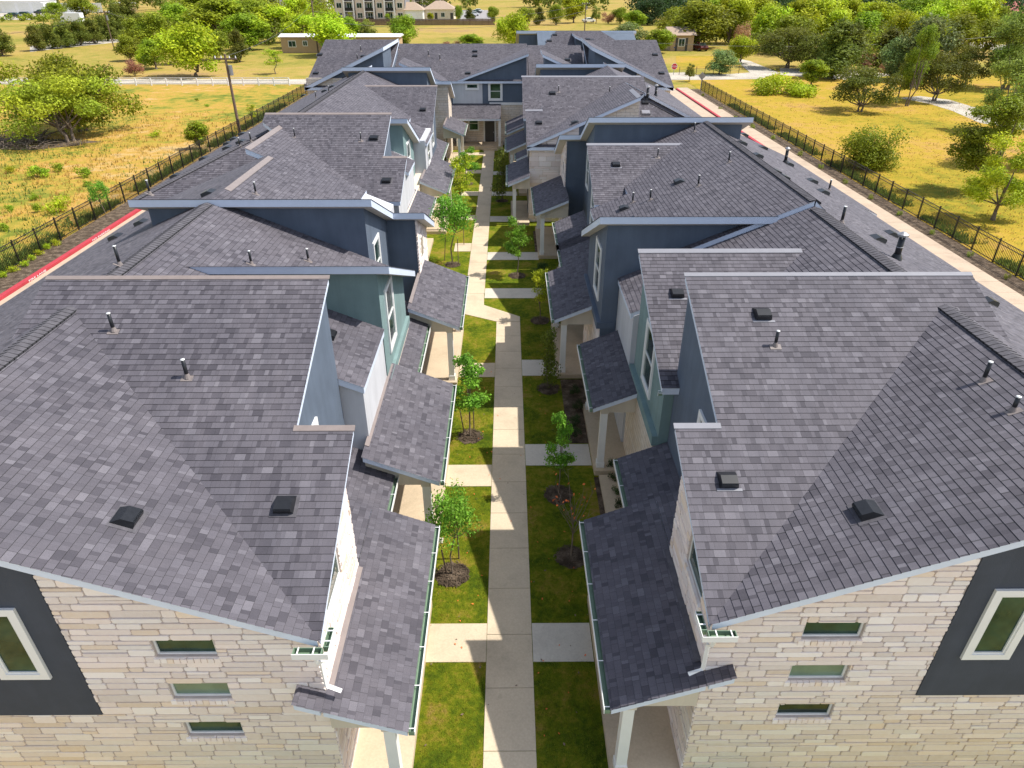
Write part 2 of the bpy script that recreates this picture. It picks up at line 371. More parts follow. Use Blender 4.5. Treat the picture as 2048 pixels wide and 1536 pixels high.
# window on a wall; face: 'y-' (camera side), 'x+' or 'x-'
def frame_T(face,c):
    if face=='y-': return lambda a,z,n: Vector((a,c-n,z))
    if face=='x+': return lambda a,z,n: Vector((c+n,a,z))
    return lambda a,z,n: Vector((c-n,a,z))
def fbox(mb,T,a0,a1,z0,z1,n0,n1,m,face):
    a0,a1=sorted((a0,a1)); P=[T(a0,z0,n1),T(a1,z0,n1),T(a1,z0,n0),T(a0,z0,n0),T(a0,z1,n1),T(a1,z1,n1),T(a1,z1,n0),T(a0,z1,n0)]
    if face=='x-': P=[P[1],P[0],P[3],P[2],P[5],P[4],P[7],P[6]]
    mb.hexa(P,m)
def window(b,face,c,a0,a1,z0,z1,tr=.11,mull=True,glass='glass',name='window',pr=.05):
    T=frame_T(face,c); a0,a1=sorted((a0,a1)); mb=MB(); M='trim_white'
    fbox(mb,T,a0,a0+tr,z0,z1,-.02,pr,M,face); fbox(mb,T,a1-tr,a1,z0,z1,-.02,pr,M,face)
    fbox(mb,T,a0+tr,a1-tr,z1-tr,z1,-.02,pr,M,face); fbox(mb,T,a0+tr,a1-tr,z0,z0+tr,-.02,pr,M,face)
    s=.04; i0,i1,j0,j1=a0+tr,a1-tr,z0+tr,z1-tr
    for q in ((i0,i0+s,j0,j1),(i1-s,i1,j0,j1),(i0+s,i1-s,j1-s,j1),(i0+s,i1-s,j0,j0+s)): fbox(mb,T,*q,-.02,pr-.02,'rust_white',face)
    if mull: zm=(z0+z1)/2; fbox(mb,T,i0+s,i1-s,zm-.025,zm+.025,-.02,pr-.018,'rust_white',face)
    o=mb.build(name,b); g=MB(); fbox(g,T,i0+s,i1-s,j0+s,j1-s,-.02,.006,glass,face); g.build('pane',o); return o
def backing(b,face,c,a0,a1,z0,ztop,holes,n0=-.26,n1=-.004):
    T=frame_T(face,c); a0,a1=sorted((a0,a1)); mb=MB(); xs=sorted({a0,a1,*[h[0] for h in holes if a0<h[0]<a1],*[h[1] for h in holes if a0<h[1]<a1]})
    for i in range(len(xs)-1):
        u,v=xs[i],xs[i+1]; mid=(u+v)/2; hs=sorted([h for h in holes if h[0]<mid<h[1]],key=lambda h:h[2]); zc=z0
        def bx(lo,A,Bt):
            P=[T(u,lo,n1),T(v,lo,n1),T(v,lo,n0),T(u,lo,n0),T(u,A,n1),T(v,Bt,n1),T(v,Bt,n0),T(u,A,n0)]
            if face=='x-': P=[P[1],P[0],P[3],P[2],P[5],P[4],P[7],P[6]]
            mb.hexa(P,'mortar')
        for h in hs: bx(zc,h[2],h[2]); zc=h[3]
        bx(zc,ztop(u),ztop(v))
    return mb.build('wall',b)
# ledge-stone veneer as real stones, with openings (a0,a1,z0,z1) and a sloped top
PAL=[(.82,.70,.635),(.84,.73,.67),(.81,.70,.635),(.85,.765,.71),(.82,.705,.64),(.81,.69,.61),(.86,.785,.735),(.80,.655,.53),(.83,.72,.66),(.83,.74,.685),(.81,.70,.645),(.78,.68,.62)]
def stones(b,face,c,a0,a1,z0,ztop,holes=(),polyclip=None,seed=1,warm=lambda z:0,hmin=.10,hmax=.205,lmin=.22,lmax=.85,gap=.006,dep=.05,name='stone_veneer'):
    rnd=random.Random(seed); T=frame_T(face,c); mb=MB(); a0,a1=sorted((a0,a1))
    zmax=max(ztop(a0),ztop(a1)); z=z0; rects=[]
    while z<zmax:
        h=rnd.uniform(hmin,hmax); a=a0-rnd.uniform(0,.4)
        while a<a1:
            l=rnd.uniform(lmin,lmax)
            if h>.16 and rnd.random()<.3:
                m_=h*rnd.uniform(.4,.6); rects+=[(a,a+l,z,z+m_),(a,a+l,z+m_,z+h)]
            else: rects.append((a,a+l,z,z+h))
            a+=l
        z+=h
    for hol in holes:
        new=[]
        for r in rects:
            if r[1]<=hol[0] or r[0]>=hol[1] or r[3]<=hol[2] or r[2]>=hol[3]: new.append(r); continue
            A,B,Cc,D=r
            if A<hol[0]: new.append((A,hol[0],Cc,D))
            if B>hol[1]: new.append((hol[1],B,Cc,D))
            m0,m1=max(A,hol[0]),min(B,hol[1])
            if D>hol[3]: new.append((m0,m1,hol[3],D))
            if Cc<hol[2]: new.append((m0,m1,Cc,hol[2]))
        rects=new
    sl=(ztop(a1)-ztop(a0))/(a1-a0)
    for r in rects:
        A,B,Cc,D=max(r[0],a0),min(r[1],a1),r[2],r[3]
        if B-A<.03 or D-Cc<.03: continue
        g=gap*.5+rnd.uniform(0,.004); A+=g;B-=g;Cc+=g;D-=g; j=.008
        k=min(.03,(B-A)*.2,(D-Cc)*.25)
        P=[(A+k,Cc+rnd.uniform(-.002,j)),(B-k,Cc+rnd.uniform(-.002,j)),(B+rnd.uniform(-j,0),Cc+k),(B+rnd.uniform(-j,0),D-k),(B-k,D-rnd.uniform(-.002,j)),(A+k,D-rnd.uniform(-.002,j)),(A+rnd.uniform(0,j),D-k),(A+rnd.uniform(0,j),Cc+k)]
        P=clip(P,(sl,-1),sl*a0-ztop(a0))
        if polyclip and P: 
            for pc in polyclip: P=clip(P,*pc) if P else P
        if len(P)<3: continue
        n=rnd.uniform(.0,.018); col=list(rnd.choice(PAL)); f=rnd.uniform(.88,1.08); wm=warm((Cc+D)/2)
        col=(col[0]*f,col[1]*f*(1-.02*wm),col[2]*f*(1-.16*wm))
        cx=sum(p[0] for p in P)/len(P); cz=sum(p[1] for p in P)/len(P); be=.93 if (B-A)<.2 else .975
        out=[T(p[0],p[1],n) for p in P]; top=[T(cx+(p[0]-cx)*be,cz+(p[1]-cz)*(.92),n+.007) for p in P]; bk=[T(p[0],p[1],-dep) for p in P]
        if face=='x-': out.reverse();top.reverse();bk.reverse()
        mb.face(top,'stone',None,col)
        m=len(P)
        for i in range(m):
            q=(i+1)%m; mb.face([out[i],out[q],top[q],top[i]],'stone',None,col); mb.face([bk[i],bk[q],out[q],out[i]],'stone',None,col)
    return mb.build(name,b)
# ------------------------------------------------------------------ roof furniture
def pipe_vent(b,pl,u,v,h=.42,r=.032,boot='lead_boot',hot=False):
    p=pl.hit(u,v); mb=MB(); z=p.z
    sg=Vector((-pl.s,0,1)) if pl.k=='E' else Vector((0,-pl.s,1)); sg.normalize()
    mb.tube([(p.x,p.y,z-.02),(p.x,p.y,z+h)],r,'black_plastic' if not hot else 'grey_metal',10)
    mb.tube([(p.x,p.y,z+h-.01),(p.x,p.y,z+h+.008)],r*1.1,'rust_white',10)
    o=mb.build('vent_pipe',b,True); m2=MB()
    r*=.82; q=[(p.x+dx,p.y+dy) for dx,dy in ((-.12,-.10),(.12,-.10),(.12,.03),(-.12,.03))]
    m2.hexa([Vector((x,y,pl.z(x,y)+.004)) for x,y in q]+[Vector((x,y,pl.z(x,y)+.016)) for x,y in q],boot)
    m2.tube([(p.x,p.y,z),(p.x,p.y,z+.10)],[r*2.3,r*1.15],boot,10,False); m2.build('boot',o); return o
def flue(b,pl,u,v,h=.95,r=.09):
    p=pl.hit(u,v); mb=MB(); z=p.z
    mb.tube([(p.x,p.y,z-.02),(p.x,p.y,z+h)],r,'black_plastic',14); mb.tube([(p.x,p.y,z),(p.x,p.y,z+.16)],[r*1.9,r*1.1],'black_plastic',14,False)
    mb.tube([(p.x,p.y,z+h*.55),(p.x,p.y,z+h*.58)],r*1.12,'grey_metal',14); o=mb.build('flue_pipe',b,True)
    m=MB(); m.tube([(p.x,p.y,z+h+.05),(p.x,p.y,z+h+.09),(p.x,p.y,z+h+.15)],[r*1.75,r*1.75,r*.5],'grey_metal',14)
    for k in range(3):
        t=k*2.09; m.box(p.x+math.cos(t)*r-.008,p.x+math.cos(t)*r+.008,p.y+math.sin(t)*r-.008,p.y+math.sin(t)*r+.008,z+h-.03,z+h+.07,'grey_metal')
    m.build('rain_cap',o); return o
def box_vent(b,pl,u,v,sz=.36,mtl='black_plastic',plate=False):
    # slant-back hood, open downhill
    p=pl.hit(u,v); sec=math.sqrt(1+pl.s**2); sg=1 if pl.s>0 else -1
    up=Vector((0,sg,pl.s*sg)) if pl.k=='N' else Vector((sg,0,pl.s*sg)); up.normalize(); nn=Vector((0,-pl.s,1)) if pl.k=='N' else Vector((-pl.s,0,1)); nn.normalize(); rt=up.cross(nn)
    def W(a,c,h): return p+rt*a+up*c+nn*(h+.005)
    mb=MB(); w=sz/2
    prof=[(-sz*.45,0.03),(-sz*.45,.115),(-sz*.36,.135),(sz*.15,.13),(sz*.55,.012)]
    L=[W(-w*(.86 if i in(1,2,3) else 1),c,h) for i,(c,h) in enumerate(prof)]; Rr=[W(w*(.86 if i in(1,2,3) else 1),c,h) for i,(c,h) in enumerate(prof)]
    for i in range(1,4): mb.face([L[i],Rr[i],Rr[i+1],L[i+1]],mtl)
    mb.face([W(-w*.8,-sz*.40,.0),W(w*.8,-sz*.40,.0),W(w*.8,-sz*.40,.12),W(-w*.8,-sz*.40,.12)],'rubber')
    mb.face([L[0],Rr[0],Rr[1],L[1]],mtl); mb.face([L[1],Rr[1],Rr[2],L[2]],mtl)
    b0=W(-w,sz*.55,0); c0=W(-w,-sz*.45,0); mb.face([c0,L[1],L[2],L[3],L[4],b0],mtl); b1=W(w,sz*.55,0); c1=W(w,-sz*.45,0); mb.face([b1,Rr[4],Rr[3],Rr[2],Rr[1],c1],mtl)
    o=mb.build('roof_vent',b); f=MB(); w2=w*1.35
    hi=-sz*.46 if plate else sz*.6; f.hexa([W(-w2,-sz*.62,0),W(w2,-sz*.62,0),W(w2,hi,0),W(-w2,hi,0),W(-w2,-sz*.62,.009),W(w2,-sz*.62,.009),W(w2,hi,.009),W(-w2,hi,.009)],'flashing_grey' if plate else 'shingle_cap'); f.build('base_plate',o)
    return o
def gutter(b,x,y0,y1,z,out,wd=.10):
    # open k-style gutter along Y; out=+1: its outer lip is on the +x side
    mb=MB(); xi=x; xo=x+out*wd
    mb.box(xi+out*.004,xo,y0,y1,z-.115,z-.105,'gutter_green'); mb.box(xi,xi+out*.004,y0,y1,z-.115,z-.01,'gutter_green')
    mb.box(xo-out*.004,xo,y0+.002,y1-.002,z-.104,z-.004,'gutter_green'); mb.box(xo,xo+out*.013,y0,y1,z-.12,z,'trim_white')
    for yy in (y0,y1-.004): mb.box(xi+out*.005,xo-out*.005,yy,yy+.004,z-.104,z-.01,'gutter_green')
    h=mb; n=max(1,int((y1-y0)/.85))
    for i in range(n+1):
        yy=y0+.06+(y1-y0-.12)*i/n; h.box(xi,xo,yy-.008,yy+.008,z-.008,z+.002,'trim_white')
    return mb.build('gutter',b)
def downspout(b,pts,wd=.035):
    mb=MB(); mb.tube(pts,wd*1.25,'trim_white',4); o=mb.build('downspout',b); return o
print('core ok')
# ------------------------------------------------------------------ town-house blocks
def rect(m,a,b,y0,y1): return [(m*a,y0),(m*b,y0),(m*b,y1),(m*a,y1)]
PC=[0]
def porch(b,m,y0,y1,xe,xw,z=4.55,posts=(0,1),wall='stone_block',slab=True,door=None,ge='beige_stucco',step=False):
    pl=Pl('E',z,m*xe,m*S); o=roof(b,pl,rect(m,xe,xw,y0,y1),th=.15,name='porch_roof')
    gutter(o,m*(xe+.005),y0+.02,y1-.02,z+.0,-m)
    mb=MB(); xb=xe+.42
    mb.box(m*(xb-.12),m*(xb+.12),y0+.22,y1-.22,z-.32,z+.02,'beige_stucco')
    for yy in (y0+.3,y1-.4):      # gable infill
        a,c=m*(xb-.1),m*(xw); x0,x1=sorted((a,c)); t=[Vector((x,y,zz)) for (x,y) in ((x0,yy),(x1,yy),(x1,yy+.1),(x0,yy+.1)) for zz in (0,)]
        P=[Vector((p.x,p.y,z-.32)) for p in t]+[Vector((p.x,p.y,pl.z(p.x,p.y)-.17)) for p in t]; mb.hexa(P,ge)
    mb.build('beam',b)
    for k in posts:
        yy=(y0+.4) if k==0 else ((y1-.42) if k==1 else k); m2=MB(); s=.105
        m2.box(m*xb-s,m*xb+s,yy-s,yy+s,GZ+.1,z-.3,'trim_white'); m2.box(m*xb-s-.02,m*xb+s+.02,yy-s-.02,yy+s+.02,GZ+.1,GZ+.4,'trim_white'); m2.build('post',b)
    if slab:
        PC[0]+=1; sz=.2+.004*(PC[0]%3); sb=MB(); sb.box(m*(xe+.22),m*xw,y0+.12,y1-.12,GZ-.02,GZ+sz,'porch_concrete'); 
        if step: sb.box(m*(xe-.10),m*(xe+.219),(y0+y1)/2-.6,(y0+y1)/2+.6,GZ-.02,GZ+.1,'porch_concrete')
        sb.build('porch_slab',b); yd=(y0+y1)/2; x0,x1=sorted((m*(xw-.06),m*(xw-.02))); db=MB(); db.box(x0,x1,yd-.5,yd+.5,GZ+.21,GZ+2.4,'trim_white'); fr=db.build('door_frame',b); x0,x1=sorted((m*(xw-.09),m*(xw-.061))); db=MB(); db.box(x0,x1,yd-.42,yd+.42,GZ+.22,GZ+2.3,'door_dark'); db.build('door',fr)
    ye_=min(y1-.1,y0+3.3) if y0<8 else y1-.1; f=MB(); q=ccw([(m*(xw-.11),y0+.5),(m*xw,y0+.5),(m*xw,ye_),(m*(xw-.11),ye_)])
    f.hexa([Vector((x,y,pl.z(x,y)+.012)) for x,y in q]+[Vector((x,y,pl.z(x,y)+.03)) for x,y in q],'flashing' if m<0 else 'shingle_cap'); f.build('flashing',b)
    return pl
def downs(b,m,x,y,z0,z1):
    return downspout(b,[(m*x,y,z1),(m*(x+.12),y,z1-.25),(m*(x+.12),y,z0+.2),(m*x,y,z0)])
def near_block(m,Y0,X0,jx,jy,ry,xend,xr,zr,blk,fl):
    b=empty('townhouse_block',(m*9.5,Y0,GZ),blk,'townhouse block')
    A=Pl('N',6.7,Y0,S); B=Pl('E',6.7,m*X0,m*S); C=Pl('E',zr,m*xr,-m*S)
    roof(b,A,[(m*X0,Y0),(m*X0,jy),(m*jx,jy),(m*jx,ry),(m*xend,ry),(m*xend,Y0+5.2),(m*(X0+5.2),Y0+5.2)],th=.17)
    roof(b,B,[(m*X0,Y0),(m*xr,Y0),(m*xr,Y0+xr-X0+.05)],th=.17)
    cap(b,A,(m*xend,ry),(m*(jx-.02),ry),(0,-1),.11,fl); cap(b,A,(m*(X0-.02),jy),(m*(jx+.05),jy),(0,-1),.12,fl)
    # masses
    ys=Y0+.25
    def mA(x0,x1,y0,y1,mt,**k): return mass(b,A,m*x0,m*x1,y0,y1,mt,**k)
    yc=Y0+3.2; mA(X0+.42,xend-.3,ys+.27,yc,'mortar'); mA(jx+.12,xend-.3,yc,ry-.15,'blue_stucco',zb=.0)
    mass(b,B,m*(jx+.4),m*xr,ys+.27,ry-.2,'mortar'); mass(b,C,m*xr,m*(xr+5.6),ys+.05,ry-.3,'beige_stucco')
    # front stone wall with openings
    wx=(4.86,5.88) if m<0 else (5.0,6.02); H=[(6.05,6.46),(4.93,5.34),(3.83,4.24)]
    holes=[(min(m*wx[0],m*wx[1]),max(m*wx[0],m*wx[1]),z0,z1) for z0,z1 in H]
    top=lambda a:6.7+S*(abs(a)-X0)-.13
    warm=lambda z: max(0,min(1,(5.4-z)/2.8))*1.1
    stx=7.25 if m<0 else 7.44; sz=4.5
    stones(b,'y-',ys,m*(X0+.18),m*stx,sz,top,[h for h in holes if h[3]>sz],seed=3+m,warm=warm,name='stone_wall')
    stones(b,'y-',ys,m*(X0+.18),m*11.4,.0,lambda a:sz,[h for h in holes if h[3]<sz],seed=13+m,warm=warm,name='stone_wall')
    stm=lambda a:top(a) if abs(a)<=stx+.01 else sz
    backing(b,'y-',ys,m*(X0+.18),m*stx,sz,lambda a:top(a)-.03,[h for h in holes if h[3]>sz]); backing(b,'y-',ys,m*(X0+.18),m*11.4,0,lambda a:sz,[h for h in holes if h[3]<sz])
    pn=MB(); x0,x1=sorted((m*stx,m*10.2)); 
    pn.hexa([Vector((x,y,z)) for (x,y) in ((x0,ys-.02),(x1,ys-.02),(x1,ys+.04),(x0,ys+.04)) for z in (sz,)]+[Vector((x,y,top(x)+.02)) for (x,y) in ((x0,ys-.02),(x1,ys-.02),(x1,ys+.04),(x0,ys+.04))],'dark_stucco'); pn.build('stucco_panel',b)
    w0=7.77 if m<0 else 7.88
    window(b,'y-',ys-.02,m*w0,m*(w0+.84),5.56,7.27,tr=.13,mull=False)
    pw=3.18 if m<0 else 3.45; pe=1.75 if m<0 else 1.8; py=7.05 if m<0 else 7.44
    roof(b,Pl('E',4.55,m*pe,m*S),rect(m,pw+.001,pw+.47,py,ys-.03),th=.15,name='porch_roof')
    for (a0,a1,z0,z1),gm in zip(holes,('glass','blind_glass','glass')):
        T=frame_T('y-',ys); mb=MB()
        for q in ((a0,a0+.035,z0,z1),(a1-.035,a1,z0,z1),(a0+.035,a1-.035,z1-.035,z1),(a0+.035,a1-.035,z0,z0+.035)): fbox(mb,T,*q,-.2,-.05,'rust_white','y-')
        o=mb.build('window',b); g=MB(); fbox(g,T,a0+.035,a1-.035,z0+.035,z1-.035,-.2,-.075,gm,'y-'); g.build('pane',o)
        s=MB(); n=10; rnd=random.Random(int(z0*10)); 
        for i in range(n):
            u0=a0-.05+(a1-a0+.1)*i/n; u1=a0-.05+(a1-a0+.1)*(i+1)/n-.012; d=rnd.uniform(.03,.045)
            P=[T(u0,z0-.13,d),T(u1,z0-.13,d),T(u1,z0-.13,-.06),T(u0,z0-.13,-.06),T(u0,z0-.025,d),T(u1,z0-.025,d),T(u1,z0+.0,-.06),T(u0,z0+.0,-.06)]
            c=rnd.choice(PAL); s.hexa(P,'stone',tuple(x*1.05 for x in c))
        s.build('sill',o)
    # mass fronts need a cavity for the recessed windows: dark lining
    # path-facing stone return
    f='x+' if m<0 else 'x-'
    wy=(Y0+.98,Y0+2.08); zt=6.7
    stones(b,f,m*(X0+.18),ys-.01,yc,.0,lambda a:6.7+S*(a-Y0)-.14,[(wy[0],wy[1],zt-.62,zt+.22)],seed=23+m,name='stone_wall')
    backing(b,f,m*(X0+.18),ys+.03,yc,0,lambda a:6.7+S*(a-Y0)-.2,[(wy[0],wy[1],zt-.62,zt+.22)])
    T=frame_T(f,m*(X0+.18)); mb=MB()
    for q in ((wy[0],wy[0]+.04,zt-.62,zt+.22),(wy[1]-.04,wy[1],zt-.62,zt+.22),(wy[0]+.04,wy[1]-.04,zt+.18,zt+.22),(wy[0]+.04,wy[1]-.04,zt-.62,zt-.58)): fbox(mb,T,*q,-.1,-.03,'rust_white',f)
    o=mb.build('window',b); g=MB(); fbox(g,T,wy[0]+.04,wy[1]-.04,zt-.58,zt+.18,-.1,-.045,'glass',f); g.build('pane',o)
    s=MB()
    for i in range(11):
        u0=wy[0]-.06+1.22*i/11; P=[T(u0,zt-.76,.05),T(u0+.1,zt-.76,.05),T(u0+.1,zt-.76,-.04),T(u0,zt-.76,-.04),T(u0,zt-.64,.05),T(u0+.1,zt-.64,.05),T(u0+.1,zt-.625,-.04),T(u0,zt-.625,-.04)]
        if f=='x-': P=[P[1],P[0],P[3],P[2],P[5],P[4],P[7],P[6]]
        s.hexa(P,'stone',random.Random(i).choice(PAL))
    s.build('sill',o)
    # corner rain box
    g=MB(); x=X0-.01
    for (a0,a1,b0,b1) in ((x-.12,x-.02,Y0-.02,Y0+.36),(x-.02,x+.44,Y0-.16,Y0-.03)):
        g.box(m*a0,m*a1,b0,b1,6.50,6.515,'gutter_green')
        g.box(m*a0,m*(a0+.012),b0,b1,6.515,6.62,'gutter_green'); g.box(m*(a1-.012),m*a1,b0,b1,6.515,6.62,'gutter_green'); g.box(m*(a0+.013),m*(a1-.013),b0,b0+.012,6.515,6.62,'gutter_green'); g.box(m*(a0+.013),m*(a1-.013),b1-.012,b1,6.515,6.62,'gutter_green')
    g.box(m*(x-.13),m*(x-.1205),Y0-.17,Y0+.37,6.50,6.625,'trim_white'); g.box(m*(x-.12),m*(x+.45),Y0-.17,Y0-.1605,6.50,6.625,'trim_white')
    for t in (.1,.35): g.box(m*(x-.121),m*(x-.02),Y0+t*.8,Y0+t*.8+.02,6.615,6.63,'trim_white'); g.box(m*(x+t),m*(x+t+.02),Y0-.16,Y0-.03,6.615,6.63,'trim_white')
    g.build('rain_gutter',b)
    downspout(b,[(m*(x+.12),Y0-.1,6.5),(m*(x+.12),Y0-.02,6.25),(m*(x+.12),Y0+.14,6.05),(m*(x+.12),Y0+.14,5.42),(m*(x-.12),Y0+.12,5.3)])
    return b,A,B,C
# ================= left, nearest block
bLA,A,B,C=near_block(-1,7.22,3.0,4.12,11.0,14.8,10.6,9.72,9.5,'grey-roofed stone and stucco townhouse block nearest the camera, left of the path','flashing')
m=-1
roof(bLA,B,rect(m,3.6,9.72,14.62,17.92)); roof(bLA,B,rect(m,3.75,9.72,17.93,22.41)); roof(bLA,B,rect(m,6.0,9.72,22.42,29.3)); roof(bLA,C,[(-9.72,7.22),(-15.9,7.22),(-15.9,31.2),(-9.72,29.3)])
ridge(bLA,(-9.72,8.0),(-9.72,13.9),9.5,9.5,B,C); ridge(bLA,(-9.72,14.9),(-9.72,21.9),9.5,9.5,B,C)
cap(bLA,B,(-9.72,7.25),(-9.72,12.2),(1,0),.16,'flashing')
cap(bLA,B,(-9.72,23.6),(-9.72,28.6),(1,0),.2,'flashing')
mass(bLA,B,-3.68,-9.7,14.75,17.88,'white_stucco'); mass(bLA,B,-4.9,-9.69,17.9,29.1,'white_stucco'); mass(bLA,C,-9.7,-15.5,14.7,29.1,'beige_stucco'); mass(bLA,None,-13.6,-15.5,29.0,30.3,'beige_stucco',side=6.7)
gr=Pl('N',9.07,17.45,-S); roof(bLA,gr,rect(m,3.2,9.3,17.45,22.35),th=.22,sof='soffit')
mass(bLA,gr,-3.66,-9.2,17.92,22.3,'green_stucco',dz=.15)
slabbox(bLA,-3.55,-4.4,17.85,22.35,5.05,5.3,'green_stucco','ledge'); slabbox(bLA,-3.61,-4.4,17.95,22.3,0,5.04,'stone_block','stone_wall')
window(bLA,'x+',-3.66,18.65,19.95,5.75,7.85,tr=.12)
bl=Pl('N',9.6,22.0,-S); roof(bLA,bl,[(-4.4,22.0),(-12.3,22.0),(-12.3,29.4),(-4.4,29.4)],th=.24)
roof(bLA,bl,[(-3.2,25.95),(-5.6,25.95),(-5.6,29.4),(-3.2,29.4)],th=.24)
mass(bLA,bl,-4.78,-11.9,22.42,29.3,'blue_stucco',dz=.15); mass(bLA,bl,-3.62,-5.4,26.35,29.3,'blue_stucco',dz=.15)
stones(bLA,'x+',-3.6,26.3,29.3,0,lambda a:bl.z(0,a)-.26,[(27.2,27.9,5.6,6.5)],seed=41,name='stone_wall')
window(bLA,'x+',-3.6,27.2,27.9,5.6,6.5,tr=.05,mull=False,pr=.0)
window(bLA,'x+',-4.78,23.2,24.4,5.9,7.7,tr=.12); window(bLA,'x+',-4.24,11.45,12.5,6.1,7.5,tr=.12)
mass(bLA,None,-3.7,-6,7.8,10.3,'stone_block',side=5.0,name='stone_wall'); mass(bLA,None,-4.3,-6,10.3,12.2,'stone_block',side=5.4,name='stone_wall'); roof(bLA,Pl('E',4.55,-1.75,-S),rect(-1,3.19,4.3,10.45,12.26),th=.15,name='porch_roof')
porch(bLA,m,7.05,12.26,1.75,3.18); porch(bLA,m,12.3,16.5,2.98,4.5,posts=(),slab=False)
porch(bLA,m,13.85,18.8,1.77,3.72); porch(bLA,m,18.9,24.4,3.0,4.6,posts=(),slab=False); porch(bLA,m,22.9,28.0,1.8,3.7)
slabbox(bLA,-2.9,-5,12.2,14.0,GZ-.02,GZ+.14,'porch_concrete','walk_slab'); slabbox(bLA,-2.9,-5,18.7,23.0,GZ-.02,GZ+.14,'porch_concrete','walk_slab')
# back end of the porch roof wrapping the corner
for u,v in ((228,662),(375,755)): pipe_vent(bLA,A,u,v,.42,.04)
for u,v in ((240,530),): pipe_vent(bLA,B,u,v,.5,.04)
for u,v in ((503,528),(617,522)): pipe_vent(bLA,B,u,v,.4,.035)
box_vent(bLA,A,570,1012,.36); box_vent(bLA,B,255,1038,.38); box_vent(bLA,B,657,672,.4)
for u,v in ((283,447),(312,416),(232,476)): box_vent(bLA,C,u,v,.42)
# ================= right, nearest block
bRA,A,B,C=near_block(1,7.51,3.27,4.13,11.13,15.0,10.85,9.85,9.44,'grey-roofed stone and stucco townhouse block nearest the camera, right of the path','flashing_grey')
m=1
roof(bRA,B,rect(m,5.0,9.85,14.9,19.04)); roof(bRA,B,rect(m,3.75,9.85,19.05,21.9)); roof(bRA,C,rect(m,9.85,15.75,7.5,22.0))
ridge(bRA,(9.85,7.6),(9.85,14.0),9.44,9.44,B,C); ridge(bRA,(9.85,15.1),(9.85,21.5),9.44,9.44,B,C)
mass(bRA,B,3.85,9.8,19.0,21.95,'white_stucco'); mass(bRA,C,9.8,15.6,14.9,21.95,'beige_stucco')
r2=Pl('N',8.95,19.05,S); roof(bRA,r2,rect(m,3.8,9.4,14.42,19.05)); cap(bRA,r2,(3.78,19.05),(8.55,19.05),(0,-1),.16,'flashing_grey')
mass(bRA,r2,4.0,9,14.9,18.9,'green_stucco'); slabbox(bRA,3.85,4.4,14.95,18.95,4.9,5.2,'green_stucco','ledge'); slabbox(bRA,3.9,4.5,15.01,18.89,0,4.89,'stone_block','stone_wall')
window(bRA,'x-',4.0,16.3,17.6,5.5,7.45,tr=.12); window(bRA,'x-',4.25,11.6,12.6,6.2,7.6,tr=.12)
gutter(bRA,3.8,14.3,14.31,7.0,-1)
mass(bRA,None,3.9,6,8.1,10.6,'stone_block',side=4.9,name='stone_wall'); mass(bRA,None,4.4,6,10.6,12.3,'stone_block',side=5.4,name='stone_wall'); roof(bRA,Pl('E',4.55,1.8,S),rect(1,3.46,4.5,10.75,12.4),th=.15,name='porch_roof')
porch(bRA,m,7.44,12.4,1.8,3.45); porch(bRA,m,11.5,14.84,2.95,4.4,posts=(),slab=False); porch(bRA,m,17.3,21.55,2.55,4.0); 
slabbox(bRA,2.9,5,12.4,17.3,GZ-.02,GZ+.14,'porch_concrete','walk_slab')
box_vent(bRA,A,1455,962,.35,plate=True); box_vent(bRA,A,1524,630,.36,plate=True); box_vent(bRA,B,1734,1024,.38)
pipe_vent(bRA,A,1550,692,.36,.035); pipe_vent(bRA,B,1966,762,.42,.04); pipe_vent(bRA,B,2025,822,.3,.04)
box_vent(bRA,r2,1354,588,.36,plate=True); box_vent(bRA,C,1978,606,.36)
flue(bRA,C,1792,518,.62,.085); pipe_vent(bRA,C,1683,445,.5,.045)
for u,v in ((1755,480),(1782,470)): box_vent(bRA,C,u,v,.4)
# ================= right, second block
bRB=empty('townhouse_block',(10,22,GZ),'blue stucco and limestone townhouse block behind the nearest one, right of the path','townhouse block')
B=Pl('E',6.88,3.27,S); zr=B.z(9.85,0); C=Pl('E',9.44,9.85,-S)
roof(bRB,B,rect(m,5,9.85,21.65,26.7)); roof(bRB,B,rect(m,3.6,9.85,26.71,29.6)); roof(bRB,B,rect(m,5.2,9.85,29.61,35.9)); roof(bRB,C,rect(m,9.85,15.6,22.02,29.5)); roof(bRB,C,[(9.85,29.51),(16.3,29.51),(16.3,40.5),(12.0,40.5),(12.0,36.4),(9.85,36.4)]); roof(bRB,Pl('E',zr,9.85,-.85),rect(m,9.85,10.35,21.65,36.3))
ridge(bRB,(9.87,21.7),(9.87,35.5),zr,zr,B,Pl('E',zr,9.85,-.6))
mass(bRB,B,3.8,9.8,26.5,29.7,'blue_stucco'); mass(bRB,B,6,9.8,22.1,36,'blue_stucco'); mass(bRB,C,9.8,15.2,22.1,36.2,'beige_stucco'); mass(bRB,C,12.2,15.9,29.8,40.2,'beige_stucco')
r3=Pl('N',9.15,21.55,-S); roof(bRB,r3,rect(m,2.95,8.75,21.56,26.8),th=.24)
mass(bRB,r3,3.3,8.7,22.0,26.6,'blue_stucco',dz=.15); slabbox(bRB,3.15,3.8,21.96,26.6,4.95,5.2,'blue_stucco','ledge'); stones(bRB,'x-',3.28,22.06,26.6,0,lambda a:4.95,seed=51,name='stone_wall')
window(bRB,'x-',3.3,22.9,24.3,5.6,7.6,tr=.12)
r4=Pl('N',8.95,33.65,S); roof(bRB,r4,rect(m,3.76,9.3,29.5,33.65)); cap(bRB,r4,(3.74,33.65),(8.6,33.65),(0,-1),.16,'flashing_grey'); mass(bRB,r4,3.95,9,29.7,33.5,'blue_stucco')
window(bRB,'x-',3.95,30.6,31.9,5.6,7.5,tr=.12)
